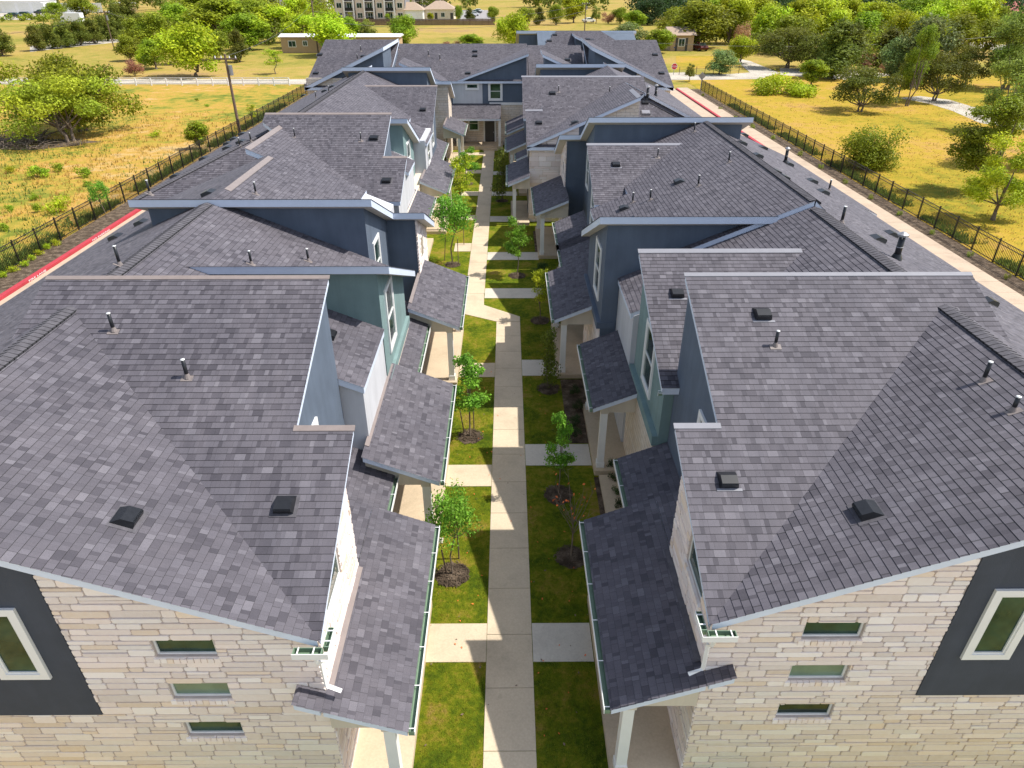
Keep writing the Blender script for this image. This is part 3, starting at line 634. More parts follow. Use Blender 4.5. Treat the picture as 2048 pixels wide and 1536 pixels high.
r5=Pl('N',9.8,35.6,-S); roof(bRB,r5,rect(m,4.0,12.2,35.6,43.2),th=.24); roof(bRB,r5,rect(m,2.85,5.5,39.3,43.2),th=.24)
mass(bRB,r5,4.4,11.8,36.05,43,'blue_stucco',dz=.15); mass(bRB,r5,3.3,5,39.7,43,'blue_stucco',dz=.15); stones(bRB,'x-',3.28,39.65,43.0,0,lambda a:r5.z(0,a)-.26,[(40.6,41.2,5.7,6.5),(40.6,41.2,3.6,4.3)],seed=52,name='stone_wall')
window(bRB,'x-',3.28,40.6,41.2,5.7,6.5,tr=.05,mull=False,pr=0)
window(bRB,'x-',4.4,37.3,38.6,5.7,7.6,tr=.12)
porch(bRB,m,23.5,28.4,1.75,3.4); porch(bRB,m,27.8,32.2,2.46,4.0,posts=()); porch(bRB,m,31.1,35.5,2.46,4.0,posts=(1,)); porch(bRB,m,37.0,42.5,1.52,3.35)
for u,v in ((1457,325),(1396,372),(1300,400),(1265,405),(1388,264)): pipe_vent(bRB,B,u,v,.42,.035)
pipe_vent(bRB,r4,1315,315,.4,.03); box_vent(bRB,r4,1232,330,.38,plate=True); box_vent(bRB,B,1358,365,.4); box_vent(bRB,B,1248,418,.4)
for u,v in ((1488,271),(1459,283),(1484,288),(1526,297),(1515,313),(1550,346),(1566,357),(1577,330),(1624,364),(1646,386)): box_vent(bRB,C,u,v,.42)
flue(bRB,C,1570,326,.62,.075); pipe_vent(bRB,C,1658,380,.45,.04)
# ================= left, second block
bLB=empty('townhouse_block',(-11,31,GZ),'long grey-roofed townhouse block beyond the nearest one, left of the path','townhouse block')
m=-1; B=Pl('E',6.7,-4.76,-S); zr=B.z(-11.3,0); C=Pl('E',6.9,-17.3,S); C2=Pl('E',C.z(-11.3,0),-11.3,S); D=Pl('N',6.9,31.3,S)
roof(bLB,B,[(-6.6,30.4),(-11.3,30.4),(-11.3,60),(-6.6,60)],th=.22); roof(bLB,B,rect(m,5.2,7,36.62,39.35)); roof(bLB,B,rect(m,5.0,7,44.25,48.0)); roof(bLB,D,[(-17.3,31.3),(-10.4,31.3),(-10.4,35.4),(-11.3,37.3)]); roof(bLB,C,[(-17.3,31.3),(-11.3,37.3),(-11.3,62.8),(-17.3,62.8)])
ridge(bLB,(-17.25,31.35),(-11.4,37.2),6.92,9.38,C,D); ridge(bLB,(-11.3,37.2),(-11.3,58.4),9.42,9.42,B,C)
cap(bLB,B,(-11.3,30.45),(-11.3,35.7),(1,0),.22,'flashing')
mass(bLB,B,-6.8,-11.0,30.8,60,'blue_stucco'); mass(bLB,B,-5.4,-7,36.5,39.9,'white_stucco'); mass(bLB,None,-10.5,-16.8,31.6,62.5,'beige_stucco',side=6.7)
a4=Pl('N',9.85,36.6,S); roof(bLB,a4,[(-4.76,30.2),(-4.76,33.25),(-5.86,33.25),(-5.86,36.6),(-12.2,36.6),(-12.2,35.9),(-10.5,34.2),(-10.5,30.2)])
cap(bLB,a4,(-5.84,36.6),(-12.2,36.6),(0,-1),.16,'flashing'); cap(bLB,a4,(-4.74,33.25),(-5.9,33.25),(0,-1),.14,'flashing')
mass(bLB,a4,-4.9,-10,30.5,33.1,'white_stucco'); mass(bLB,a4,-6.0,-11.5,33,36.4,'blue_stucco')
g5=Pl('N',9.1,39.4,-S); roof(bLB,g5,rect(m,5.45,10.8,39.4,44.2),th=.24); mass(bLB,g5,-5.85,-10.5,39.85,44,'green_stucco',dz=.15); window(bLB,'x+',-5.85,40.8,42.2,5.6,7.5,tr=.13)
mass(bLB,None,-5.3,-6,30.5,47.5,'stone_block',side=5.0,name='stone_wall'); slabbox(bLB,-5.15,-6,44.2,48.2,4.9,7.0,'white_stucco','stucco_wall'); window(bLB,'x+',-5.15,45.2,46.6,5.2,6.6,tr=.12)
a6=Pl('N',9.0,53.3,S); roof(bLB,a6,rect(m,5.05,11.0,48.1,53.3)); cap(bLB,a6,(-5.03,53.3),(-10.4,53.3),(0,-1),.16,'flashing'); mass(bLB,a6,-5.3,-10.5,48.3,53.1,'blue_stucco')
window(bLB,'x+',-5.3,49.6,51,5.4,7,tr=.13)
b7=Pl('N',9.65,58.6,-S); roof(bLB,b7,rect(m,6.0,13.0,58.6,63.2),th=.26); roof(bLB,b7,rect(m,4.7,7,62.0,66),th=.26); mass(bLB,b7,-6.4,-12.6,59.05,63.1,'blue_stucco',dz=.15); mass(bLB,b7,-5.05,-7,62.5,65.8,'stone_block',dz=.15)
porch(bLB,m,35.5,40.3,4.3,5.9,posts=(0,)); porch(bLB,m,41.35,48.3,3.65,5.3); porch(bLB,m,49.0,55.6,4.7,6.0,posts=(0,1)); porch(bLB,m,58.7,63.8,3.6,5.3)
for u,v in ((300,388),(512,388)): pipe_vent(bLB,Pl('E',6.7,-3.0,-S),u,v,.42,.035)
for u,v in ((480,293),(502,283)): pipe_vent(bLB,D,u,v,.42,.035)
pipe_vent(bLB,B,590,276,.45,.03); pipe_vent(bLB,a4,722,282,.4,.03); box_vent(bLB,a4,748,277,.42); box_vent(bLB,a4,773,362,.42); box_vent(bLB,a6,846,220,.42)
box_vent(bLB,Pl('E',9.5,-9.72,S),418,388,.45)
for u,v in ((485,269),(468,279),(482,285),(455,288),(455,297),(408,318),(351,353),(607,192),(640,168),(650,183),(665,174),(690,155)): box_vent(bLB,C,u,v,.45)
for u,v in ((658,185),(632,196)): pipe_vent(bLB,C,u,v,.4,.03)
# ================= right, third block
bRC=empty('townhouse_block',(8,44,GZ),'far grey-roofed townhouse block beside the rear driveway, right of the path','townhouse block')
m=1; B=Pl('E',6.75,1.18,S); zr=B.z(8.0,0); C=Pl('E',zr,8.0,-S); a=Pl('N',9.85,51.3,S)
roof(bRC,a,[(1.18,43.7),(1.18,47.5),(2.26,47.5),(2.26,51.3),(9.4,51.3),(9.4,49.5),(6,45.5),(6,43.7)]); roof(bRC,B,[(1.18,43.7),(8.0,43.7),(8.0,60),(2.0,60),(2.0,51.0)]) 
cap(bRC,a,(2.24,51.3),(9.2,51.3),(0,-1),.18,'flashing_grey'); cap(bRC,a,(1.16,47.5),(2.3,47.5),(0,-1),.16,'flashing_grey'); cap(bRC,B,(8.0,43.75),(8.0,47),(-1,0),.25,'flashing_grey')
roof(bRC,Pl('N',6.75,44.6,S),[(13.9,44.6),(7.3,44.6),(7.3,49.0),(8.0,50.5)]); roof(bRC,C,[(13.9,44.6),(13.9,62.8),(8.0,62.8),(8.0,50.5)])
ridge(bRC,(13.85,44.65),(8.1,50.4),6.78,9.2,C,Pl('N',6.75,44.6,S))
mass(bRC,B,1.4,8,44.1,60,'stone_block'); slabbox(bRC,4.4,7.9,44.02,44.3,5,6.75+S*2.9,'blue_stucco','stucco_wall'); mass(bRC,a,1.4,6,44.0,47.3,'stone_block'); mass(bRC,a,2.4,8.5,47,51.1,'white_stucco'); mass(bRC,None,8.6,13.5,45,62.5,'beige_stucco',side=6.55)
stones(bRC,'y-',44.0,1.35,4.4,0,lambda x:B.z(x,0)-.26,[],seed=61,hmin=.2,hmax=.34,lmin=.4,lmax=1.1,name='stone_wall')
a2=Pl('N',9.0,58.7,S); roof(bRC,a2,rect(m,1.15,7.5,53.3,58.7)); cap(bRC,a2,(1.1,58.7),(7.5,58.7),(0,-1),.2,'flashing_grey'); mass(bRC,a2,1.35,7,53.6,58.5,'blue_stucco')
r7=Pl('N',9.7,60.3,-S); roof(bRC,r7,rect(m,2.3,9.5,60.3,63),th=.26); mass(bRC,r7,2.7,9,60.8,62.9,'blue_stucco',dz=.15)
porch(bRC,m,43.05,48.3,.0,1.4,posts=(0,)); porch(bRC,m,50.0,52.0,.6,2.4,posts=()); porch(bRC,m,52.7,57.7,-.1,1.4); porch(bRC,m,59.3,64.7,-.1,2.6)
pipe_vent(bRC,a,1219,186,.4,.035); pipe_vent(bRC,a,1117,184,.4,.03)
box_vent(bRC,a,1105,187,.42); box_vent(bRC,a,1078,246,.42); box_vent(bRC,B,1150,246,.45)
DR=Pl('N',6.75,44.6,S)
for u,v in ((1268,194),(1270,204),(1290,206)): box_vent(bRC,DR,u,v,.45)
flue(bRC,DR,1294,200,.75,.09); flue(bRC,C,1311,192,.6,.08); box_vent(bRC,DR,1291,226,.6,mtl='flashing_grey')
# ================= blocks across the end of the path
Q=.8797      # these end blocks were measured against a datum at the lawn; bring sizes and distance to the block datum
def HZ(z): return 15.8-(15.8-z)*Q
def PF(k,z0,c0,sl): return Pl(k,HZ(z0),c0*Q,sl)
def rF(b,pl,pts,**k): return roof(b,pl,[(x*Q,y*Q) for x,y in pts],**k)
def mF(b,pl,x0,x1,y0,y1,mt): return mass(b,pl,x0*Q,x1*Q,y0*Q,y1*Q,mt)
def sF(b,x0,x1,y0,y1,z0,z1,mt,nm): return slabbox(b,x0*Q,x1*Q,y0*Q,y1*Q,HZ(z0),HZ(z1),mt,nm)
def wF(b,f,c,a0,a1,z0,z1,**k): return window(b,f,c*Q,a0*Q,a1*Q,HZ(z0),HZ(z1),**k)
bF=empty('townhouse_block',(-4,67,GZ),'townhouse facing down the path, blue gable window over a dark front door','townhouse block')
s=.33; a=PF('N',6.4,76.8,s); e=PF('E',6.4,-5.33,.343)
rF(bF,a,[(-12.2,76.8),(2.2,76.8),(2.2,85.4),(-12.2,85.4)]); rF(bF,e,[(-5.33,76.8),(2.2,76.8),(2.2,84.2)])
mF(bF,a,-12,2,77.2,85,'blue_stucco'); mF(bF,e,-5.2,1.99,77.17,84,'blue_stucco')
sF(bF,-5.75,-2.62,77.12,77.3,4.2,6.3,'white_stucco','stucco_wall'); sF(bF,-12.02,2.02,77.1,77.25,0,4.05,'stone_block','stone_wall'); sF(bF,-1.9,1.9,77.05,77.2,4.06,4.3,'trim_white','band')
wF(bF,'y-',77.1,*(AY(u,165,77).x for u in (930,958)),AY(0,181,77).z,AY(0,166,77).z,tr=.14,mull=False); wF(bF,'y-',77.15,*(AY(u,165,77).x for u in (976,1005)),AY(0,203,77).z,AY(0,164,77).z,tr=.18)
pp=PF('N',4.15,77.0,S); ye=pp.hit(950,238).y/Q
rF(bF,pp,[(-7.2,ye),(AY(1002,220,77).x,ye),(AY(1002,220,77).x,77.1),(-7.2,77.1)],th=.18,name='porch_roof')
for u in (919,1000): 
    x=AY(u,290,77).x; sF(bF,x-.13,x+.13,ye+.15,ye+.41,0,15.8-(15.8-pp.z(0,ye*Q)+.12)/Q,'trim_white','post')
sF(bF,-7.0,-.5,ye+.1,77.1,-.02,.35,'porch_concrete','porch_slab'); sF(bF,-2.6,-1.0,ye-.4,ye+.09,-.02,.18,'porch_concrete','step')
dx=[AY(u,260,77).x for u in (970,989)]
fr=sF(bF,dx[0]-.16,dx[1]+.16,77.0,77.12,.35,2.65,'trim_white','door_frame'); sF(bF,dx[0],dx[1],76.96,77.02,.36,2.5,'door_dark','door'); sF(bF,dx[1]-.14,dx[1]-.08,76.9,76.96,1.25,1.4,'grey_metal','door_handle')
wF(bF,'y-',77.1,*(AY(u,165,77).x for u in (934,956)),1.45,3.0,tr=.08)
sm=PF('E',6.5,-6.2,-S); rF(bF,sm,rect(-1,6.2,10.8,74.5,79),th=.22); mF(bF,sm,-6.4,-10.4,75,77.2,'green_stucco')
for u,v in ((950,112),(950,103),(936,147),(960,143),(1003,138)): box_vent(bF,a,u,v,.5)
for u,v in ((797,99),(880,120),(857,112)): pipe_vent(bF,a,u,v,.5,.04)
bFL=empty('townhouse_block',(-14,63.5,GZ),'grey-roofed townhouse at the far left end, its roof sloping to the field','townhouse block')
e=PF('E',6.4,-19.9,.44); a=PF('N',6.4,72.3,.3)
rF(bFL,a,[(-19.9,72.3),(-11.8,72.3),(-11.8,83.6),(-19.9,83.6)],th=.24); rF(bFL,e,[(-19.9,72.3),(-11.8,72.3),(-11.8,83)],th=.3)
mF(bFL,e,-19.6,-12,72.8,78,'blue_stucco'); mF(bFL,a,-19.6,-12,72.8,83,'blue_stucco'); sF(bFL,-19.7,-16,72.7,72.9,0,7.2,'stone_block','stone_wall')
for u,v in ((640,110),(632,147),(727,113),(643,158)): box_vent(bFL,a,u,v,.5)
for u,v in ((722,103),(715,120)): pipe_vent(bFL,a,u,v,.5,.04)
bFR=empty('townhouse_block',(11,63.3,GZ),'grey-roofed townhouse at the far right end, its roof sloping to the rear driveway','townhouse block')
e=PF('E',6.4,16.3,-.44); a=PF('N',6.4,72.0,.3)
rF(bFR,a,[(16.3,72.0),(8.2,72.0),(8.2,83.2),(16.3,83.2)],th=.24); rF(bFR,e,[(16.3,72.0),(8.0,72.0),(8.0,83)],th=.3)
mF(bFR,e,16,8.4,72.5,78,'blue_stucco'); mF(bFR,a,16,8.4,72.5,82.5,'blue_stucco'); mF(bFR,e,16.05,12.6,72.38,72.6,'beige_stucco')
a_=PF('N',6.4,76.8,s); rF(bFR,a_,[(2.25,76.85),(8.2,76.85),(8.2,85),(2.25,85)]); mF(bFR,a_,2.3,8.1,77.3,84,'blue_stucco')
rF(bFR,PF('E',9.3,3.4,-S),rect(1,3.4,8,72.5,78),th=.22); mF(bFR,PF('E',9.3,3.4,-S),3.7,8,72.8,77,'blue_stucco')
for u,v in ((1310,110),(1323,147),(1243,127),(1135,120)): box_vent(bFR,a,u,v,.5)
bFB=empty('townhouse_block',(8,90,GZ),'blue-walled hipped townhouse block farthest from the camera','townhouse block')
a=PF('N',6.6,94,.31); yb=103.0; rF(bFB,a,[(2.2,92),(19,92),(12.6,yb),(6.6,yb)]); b8=Pl('N',a.z(0,yb*Q)+.05,yb*Q,-S)
rF(bFB,b8,rect(1,1.2,17.4,yb,110),th=.3); mF(bFB,b8,1.6,17,yb+.4,109,'blue_stucco'); mF(bFB,a,4,17,92.5,yb,'blue_stucco')
rF(bFB,PF('E',9.2,8.6,-S),rect(1,8.6,11.6,97,102.9),th=.2); mF(bFB,PF('E',9.2,8.6,-S),8.8,11.4,98,102,'blue_stucco')
for u,v in ((1110,70),(1099,82),(1176,79),(1184,81)): box_vent(bFB,a,u,v,.55)
for o in list(COL.objects):
    if o.name.startswith('townhouse_block') and o.parent is None: o.location.z-=GZ
CH=CH-GZ; _C=Vector((0,0,CH))
#@@NEXT
# ------------------------------------------------------------------ ground, paths, drives
def sheet(name,pts,z,m,th=.25):
    mb=MB(); pts=ccw([(p[0],p[1]) for p in pts]); mb.face([(x,y,z) for x,y in pts],m)
    for i in range(len(pts)):
        a,c=pts[i],pts[(i+1)%len(pts)]; mb.face([(a[0],a[1],z-th),(c[0],c[1],z-th),(c[0],c[1],z),(a[0],a[1],z)],m)
    return struct(mb,name)
def gp(*uv): return [tuple(G(u,v))[:2] for u,v in uv]
g=MB()
g.face([(-1500,-60,-.02),(1500,-60,-.02),(1500,1500,-.02),(-1500,1500,-.02)],'far_grass'); struct(g,'ground')
sheet('field',[(-135,0),(-27.23,0),(-27.23,109.5),(-135,109.5)],.0,'field_grass',.01)
sheet('lawn',[(-5.6,1),(5.0,1),(5.0,67.8),(-9,67.8)],.012,'lawn',.02)
sheet('road',[(-60,-16),(60,-16),(60,1.6),(-60,1.6)],.01,'white_concrete',.02)  # unseen paving added in front so neutral light bounces onto the stone walls
sheet('side_lawn',[(27.3,10),(120,10),(120,121.4),(27.3,121.4)],.0,'gold_grass',.01)
sheet('drive',[(-25.25,5),(-15.0,5),(-15.0,104.7),(-25.25,104.7)],.012,'drive_concrete',.02)
sheet('drive',[(13.2,5),(23.92,5),(23.92,107.3),(13.2,107.3)],.012,'drive_concrete',.02)
sheet('back_court',[(-14.9,63),(13.1,63),(13.1,104.7),(-14.9,104.7)],.008,'far_grass',.01)
for sgn,nm in ((-1,'kerb'),(1,'kerb')):
    mb=MB(); x=25.27*sgn if sgn<0 else 23.94
    mb.box(x,x+(.28*sgn),5,104.7,-.02,.15,'curb_red'); struct(mb,nm)
mb=MB(); y=5.0
while y<104.7: mb.box(24.23,25.78,y,y+1.40,-.02,.14,'drive_concrete'); y+=1.415
struct(mb,'sidewalk')
sheet('mulch_bed',[(-27.2,5),(-25.56,5),(-25.56,104.7),(-27.2,104.7)],.05,'mulch',.06); sheet('mulch_bed',[(25.8,5),(27.25,5),(27.25,104.7),(25.8,104.7)],.05,'mulch',.06)
def letters(txt,loc,rot,size,m,name,sx=1):
    cu=bpy.data.curves.new(name,'FONT'); cu.body=txt; cu.size=size; cu.align_x='CENTER'; cu.extrude=.002
    tmp=bpy.data.objects.new(name+'_c',cu); COL.objects.link(tmp); bpy.context.view_layer.update()
    me=bpy.data.meshes.new_from_object(tmp.evaluated_get(bpy.context.evaluated_depsgraph_get())); bpy.data.objects.remove(tmp,do_unlink=True)
    me.materials.clear(); me.materials.append(MATS[m]); o=bpy.data.objects.new(name,me); COL.objects.link(o); o.location=loc; o.rotation_euler=rot; o.scale=(sx,1,1); return o
for t,y in (('FIRE LANE',34.6),('NO PARKING',41.3),('FIRE LANE',47.5)):
    o=letters(t,(-25.258,y,.03),(R(90),0,R(90)),.135,'white_metal','painted_letters',2.6); o['kind']='structure'
# central path as poured slabs with open joints
def slabs(name,x0,x1,y0,y1,n,z=.03,m='path_concrete'):
    mb=MB(); L=(y1-y0)/n
    for i in range(n): mb.box(x0,x1,y0+i*L+.007,y0+(i+1)*L-.007,-.03,z,m)
    return struct(mb,name)
slabs('path',-.54,.555,2.4,28.85,18)
mb=MB(); bend=gp((1036,630),(990,641),(925,628),(930,588),(968,588),(968,611))
bend[1]=(-.54,28.88); bend[0]=(.555,29.4); bend.insert(1,(.555,28.88)); bend=ccw(bend)
mb.face([(x,y,.03) for x,y in bend],'path_concrete')
for i in range(len(bend)):
    a,c=bend[i],bend[(i+1)%len(bend)]; mb.face([(a[0],a[1],-.03),(c[0],c[1],-.03),(c[0],c[1],.03),(a[0],a[1],.03)],'path_concrete')
struct(mb,'path')
ye=bend_y=max(q[1] for q in bend)
slabs('path',-2.17,-1.20,ye+.01,65.9,23)
def walk(xa,xb,y0,y1,m): 
    mb=MB(); mb.box(xa,xb,y0,y1,-.03,.028,m); return struct(mb,'walk')
for xa,xb,y0,y1,m in ((-2.0, -0.55, 10.44, 11.55, 'path_concrete'), (0.567, 2.0, 10.44, 11.55, 'white_concrete'), (-2.0, -0.55, 16.89, 17.99, 'path_concrete'), (0.567, 2.75, 17.95, 19.13, 'white_concrete'), (-2.0, -0.55, 23.75, 24.9, 'path_concrete'), (0.567, 2.75, 23.84, 25.16, 'white_concrete'), (-1.183, 1.759, 31.58, 32.81, 'white_concrete'), (-3.167, -2.186, 38.35, 39.76, 'path_concrete'), (-1.183, 1.759, 36.95, 38.18, 'white_concrete'), (-3.519, -2.186, 44.34, 45.39, 'path_concrete'), (-1.183, 0.704, 43.98, 45.13, 'white_concrete'), (-3.519, -2.186, 50.14, 51.29, 'path_concrete'), (-1.183, 0.704, 50.14, 51.2, 'white_concrete'), (-3.519, -2.186, 56.74, 57.88, 'path_concrete'), (-1.183, 0.704, 56.3, 57.36, 'white_concrete'), (-6.158, -2.186, 63.34, 64.39, 'path_concrete')): walk(xa,xb,y0,y1,m)
sheet('mulch_bed',[(2.75,12.6),(3.5,12.6),(3.5,17.3),(2.75,17.3)],.045,'mulch',.05); sheet('mulch_bed',[(2.08,19.2),(3.3,19.2),(3.3,23.5),(2.08,23.5)],.045,'mulch',.05); sheet('mulch_bed',[(1.6,38.2),(2.8,38.2),(2.8,42),(1.6,42)],.045,'mulch',.05)
# roads beyond
sheet('road',[(-400,112.8),(-30.8,110.5),(13.2,113.0),(30.8,117.5),(30.8,124.9),(10.6,120.1),(-30.8,116.1),(-400,118.3)],.006,'gravel',.02)
sheet('road',gp((1400,160),(1520,158),(1560,146),(1500,122),(1478,118),(1480,128),(1500,145),(1460,148),(1380,150),(1340,150),(1340,160)),.012,'gravel',.02)
sheet('road',gp((1560,150),(1700,160),(1790,150),(1700,138),(1640,138),(1560,136)),.010,'gravel',.02)
sheet('road',gp((1800,196),(1860,208),(1905,222),(1960,246),(2060,262),(2060,236),(1960,218),(1900,200),(1840,192)),.012,'gravel',.02)
sheet('road',gp((1920,86),(1960,98),(2060,108),(2060,96),(1960,84)),.010,'gravel',.02)
sheet('dirt_track',gp((60,104),(110,98),(240,84),(246,76),(150,84),(60,92)),.006,'gravel',.01)
sheet('yard',gp((0,40),(130,38),(200,20),(180,8),(0,8)),.006,'gravel',.01); sheet('parking_lot',gp((918,42),(985,42),(975,20),(922,20)),.01,'asphalt',.02)
sheet('yard_lawn',gp((1352,140),(1480,132),(1490,112),(1352,112)),.010,'gold_grass',.01)
# ------------------------------------------------------------------ fences
def iron_fence(x,y0,y1,sp,label):
    b=empty('iron_fence',(x,y0,0),label,'fence','black iron fences beside the driveways'); n=int((y1-y0)/sp); h=1.36
    for i in range(n+1):
        y=y0+i*sp; mb=MB(); mb.box(x-.032,x+.032,y-.032,y+.032,0,h+.06,'black_iron'); mb.box(x-.04,x+.04,y-.04,y+.04,h+.061,h+.09,'black_iron'); mb.build('post',b)
        if i<n:
            p=MB()
            for z in (.14,h-.22,h-.03): p.box(x-.018,x+.018,y+.035,y+sp-.035,z,z+.035,'black_iron')
            k=16
            for j in range(1,k):
                yy=y+sp*j/k; p.box(x-.009,x+.009,yy-.009,yy+.009,.06,h-.031,'black_iron')
            p.build('picket_panel',b)
    return b
iron_fence(-27.27,18,104.7,2.04,'black iron picket fence between the yellow field and the red-kerbed driveway'); iron_fence(27.27,20,104,2.04,'black iron picket fence between the sidewalk mulch and the gold lawn')
rf=empty('rail_fence',(-53,109,0),'white rail fence along the near side of the gravel road','fence')
for i in range(26):
    x=-32.1-i*2.25; mb=MB(); mb.box(x-.08,x+.08,109.0,109.16,0,1.05,'white_metal'); mb.build('post',rf)
    if i<25:
        mb=MB()
        for z in (.25,.62,.98): mb.box(x-2.17,x-.081,109.05,109.1,z,z+.1,'white_metal')
        mb.build('rail',rf)
wf=empty('wooden_fence',(-18,251,0),'long weathered wooden fence in front of the far apartments','fence'); x0,x1=G(690,50).x,G(990,50).x; n=24
for i in range(n):
    mb=MB(); a=x0+(x1-x0)*i/n; c=x0+(x1-x0)*(i+1)/n; k=12
    for j in range(k): mb.box(a+(c-a)*j/k+.01,a+(c-a)*(j+1)/k-.01,251+.03*(j%2),251.06+.03*(j%2),0,1.8+.03*(j%3),'wood_stain')
    mb.build('board_panel',wf); mb=MB(); mb.box(a-.06,a+.06,250.8,250.95,0,1.9,'wood_pole'); mb.build('post',wf)
wi=empty('wire_fence',(45,150,0),'thin wire fence with slim posts beyond the gravel road','fence'); pts=[G(u,150-(u-1350)*.02) for u in range(1358,1480,17)]
for i,p in enumerate(pts):
    mb=MB(); mb.tube([p,p+Vector((0,0,1.2))],.05,'wood_pole',5); mb.build('post',wi)
    if i: 
        q=pts[i-1]; mb=MB()
        for z in (.5,.9,1.15): mb.tube([p+Vector((0,0,z)),q+Vector((0,0,z))],.012,'wire',4)
        mb.build('strand',wi)
# ------------------------------------------------------------------ trees
def leafcloud(mb,rnd,lobes,n,sz,m,asp=.62,down=0,hole=.0,shell=.62):
    tot=sum(l[3] for l in lobes)
    for L in lobes:
        cx,cy,cz,r,sq=L; k=int(n*r/tot); br=rnd.uniform(.72,1.2); hy=rnd.uniform(-.06,.1)
        ph=[rnd.uniform(0,6.28) for _ in range(4)]
        for _ in range(k):
            d=Vector((rnd.gauss(0,1),rnd.gauss(0,1),rnd.gauss(0,1))).normalized()
            rr=r*(shell+(1-shell)*rnd.random()**.6)*(1+.28*math.sin(3.1*d.x*2+ph[0])*math.sin(2.7*d.y*2+ph[1])+.16*math.sin(9*d.z+ph[2])*math.sin(8*d.x+ph[3]))
            if rnd.random()<.16: rr*=rnd.uniform(.3,.8)
            p=Vector((cx+d.x*rr,cy+d.y*rr,cz+d.z*rr*sq))
            nrm=(d*.8+Vector((rnd.gauss(0,.55),rnd.gauss(0,.55),rnd.gauss(0,.55)+.25))).normalized()
            t=nrm.cross(Vector((rnd.gauss(0,1),rnd.gauss(0,1),rnd.gauss(0,1)-down))).normalized(); bt=nrm.cross(t)
            s=sz*rnd.uniform(.6,1.35); a=s*.5; b_=s*asp*.5; f=rnd.uniform(-.12,.12)*s
            q=[p-t*a,p-bt*b_+nrm*f,p+t*a*1.05,p+bt*b_+nrm*f]
            v=br*rnd.uniform(.62,1.35); mb.face(q,m,None,(v*(1+hy),v,v*(1-hy)))
def trunk_mesh(mb,rnd,H,th,r,lobes,nl,base=(0,0),multi=1):
    for k in range(multi):
        ang=k*2.3+rnd.random(); bx,by=base[0]+math.cos(ang)*r*1.6*(multi>1),base[1]+math.sin(ang)*r*1.6*(multi>1)
        top=Vector((bx+math.cos(ang)*th*.22*(multi>1)+rnd.uniform(-.05,.05)*H,by+math.sin(ang)*th*.22*(multi>1),th))
        mid=Vector((bx+rnd.uniform(-.02,.02)*H,by,th*.5)); rr=r/(multi**.4)
        mb.tube([(bx,by,-.1),(bx,by,.05*H),mid,top,top+Vector((0,0,H*.3))],[rr*1.5,rr*1.05,rr*.9,rr*.75,rr*.3],'bark',7)
        for L in rnd.sample(lobes,min(nl,len(lobes))):
            c=Vector(L[:3]); m1=top.lerp(c,.5)+Vector((0,0,-.04*H)); mb.tube([top-Vector((0,0,rr)),m1,c,c+(c-top)*.25],[rr*.6,rr*.42,rr*.22,rr*.08],'bark',5)
def make_tree(kind,m,seed,H=10,W=8,n=3800,sz=.42,shape='round',name='tree',th=.28,multi=1,tr=.022):
    rnd=random.Random(seed); root=bpy.data.objects.new(name,None); COL.objects.link(root); lobes=[]
    nl={'round':24,'spread':22,'juniper':18,'bush':14,'airy':20,'column':10,'arch':14}[shape]
    for i in range(nl):
        a=rnd.uniform(0,6.28); q=math.sqrt(rnd.random())
        if shape=='round': z=H*rnd.uniform(th+.06,.84); k=(1-abs((z/H-.5)/.5)**2.4); c=(math.cos(a)*q*W*.36*max(.35,k),math.sin(a)*q*W*.36*max(.35,k),z,W*rnd.uniform(.14,.24),.9)
        elif shape=='spread': z=H*rnd.uniform(th+.12,.86); c=(math.cos(a)*q*W*.40,math.sin(a)*q*W*.40,z-(q**2)*H*.14,W*rnd.uniform(.12,.19),.6)
        elif shape=='juniper': z=H*rnd.uniform(.2,.86); k=1.05-z/H; c=(math.cos(a)*q*W*.36*k**.6,math.sin(a)*q*W*.36*k**.6,z,W*rnd.uniform(.15,.24)*(.6+.5*k),1.25)
        elif shape=='bush': z=H*rnd.uniform(.22,.78); c=(math.cos(a)*q*W*.34,math.sin(a)*q*W*.34,z,W*rnd.uniform(.15,.22),.8)
        elif shape=='arch': z=H*rnd.uniform(.15,.7); c=(math.cos(a)*q*W*.38,math.sin(a)*q*W*.30,z*(1-.5*q),W*rnd.uniform(.12,.18),.7)
        elif shape=='airy': z=H*rnd.uniform(th+.05,.92); k=1.15-z/H; c=(math.cos(a)*q*W*.36*k**.4,math.sin(a)*q*W*.36*k**.4,z,W*rnd.uniform(.10,.17),.9)
        else: z=H*(.2+.7*i/nl); c=(math.cos(a)*q*W*.12,math.sin(a)*q*W*.12,z,W*rnd.uniform(.24,.34)*(1.1-.6*z/H),1.4)
        lobes.append(c)
    t=MB(); trunk_mesh(t,rnd,H,H*th,H*tr,lobes,7,multi=multi); to=t.build('trunk',root)
    c=MB(); leafcloud(c,rnd,lobes,n,sz,m,down=(2 if shape in('juniper','arch') else 0),shell=.45 if shape=='airy' else .6)
    co=c.build('crown',root); root['H']=H; root['W']=W; return root
V={}
def variant(k,*a,**kw): V[k]=(a,kw)
variant('lime1','t','leaf_lime',1,n=7000,shape='round',th=.14); variant('lime2','t','leaf_lime',2,n=7000,shape='round',W=9,th=.10); variant('mid1','t','leaf_mid',3,n=7000,shape='round',th=.12); variant('mid2','t','leaf_fresh',4,n=7000,shape='round',W=7,th=.14)
variant('dark1','t','leaf_dark',5,n=7500,shape='juniper',W=7,sz=.36,th=.1); variant('dark2','t','leaf_dark',6,n=9000,shape='spread',W=11,sz=.34,th=.14,multi=2); variant('deep','t','leaf_deep',7,n=6500,shape='round',W=9,th=.1)
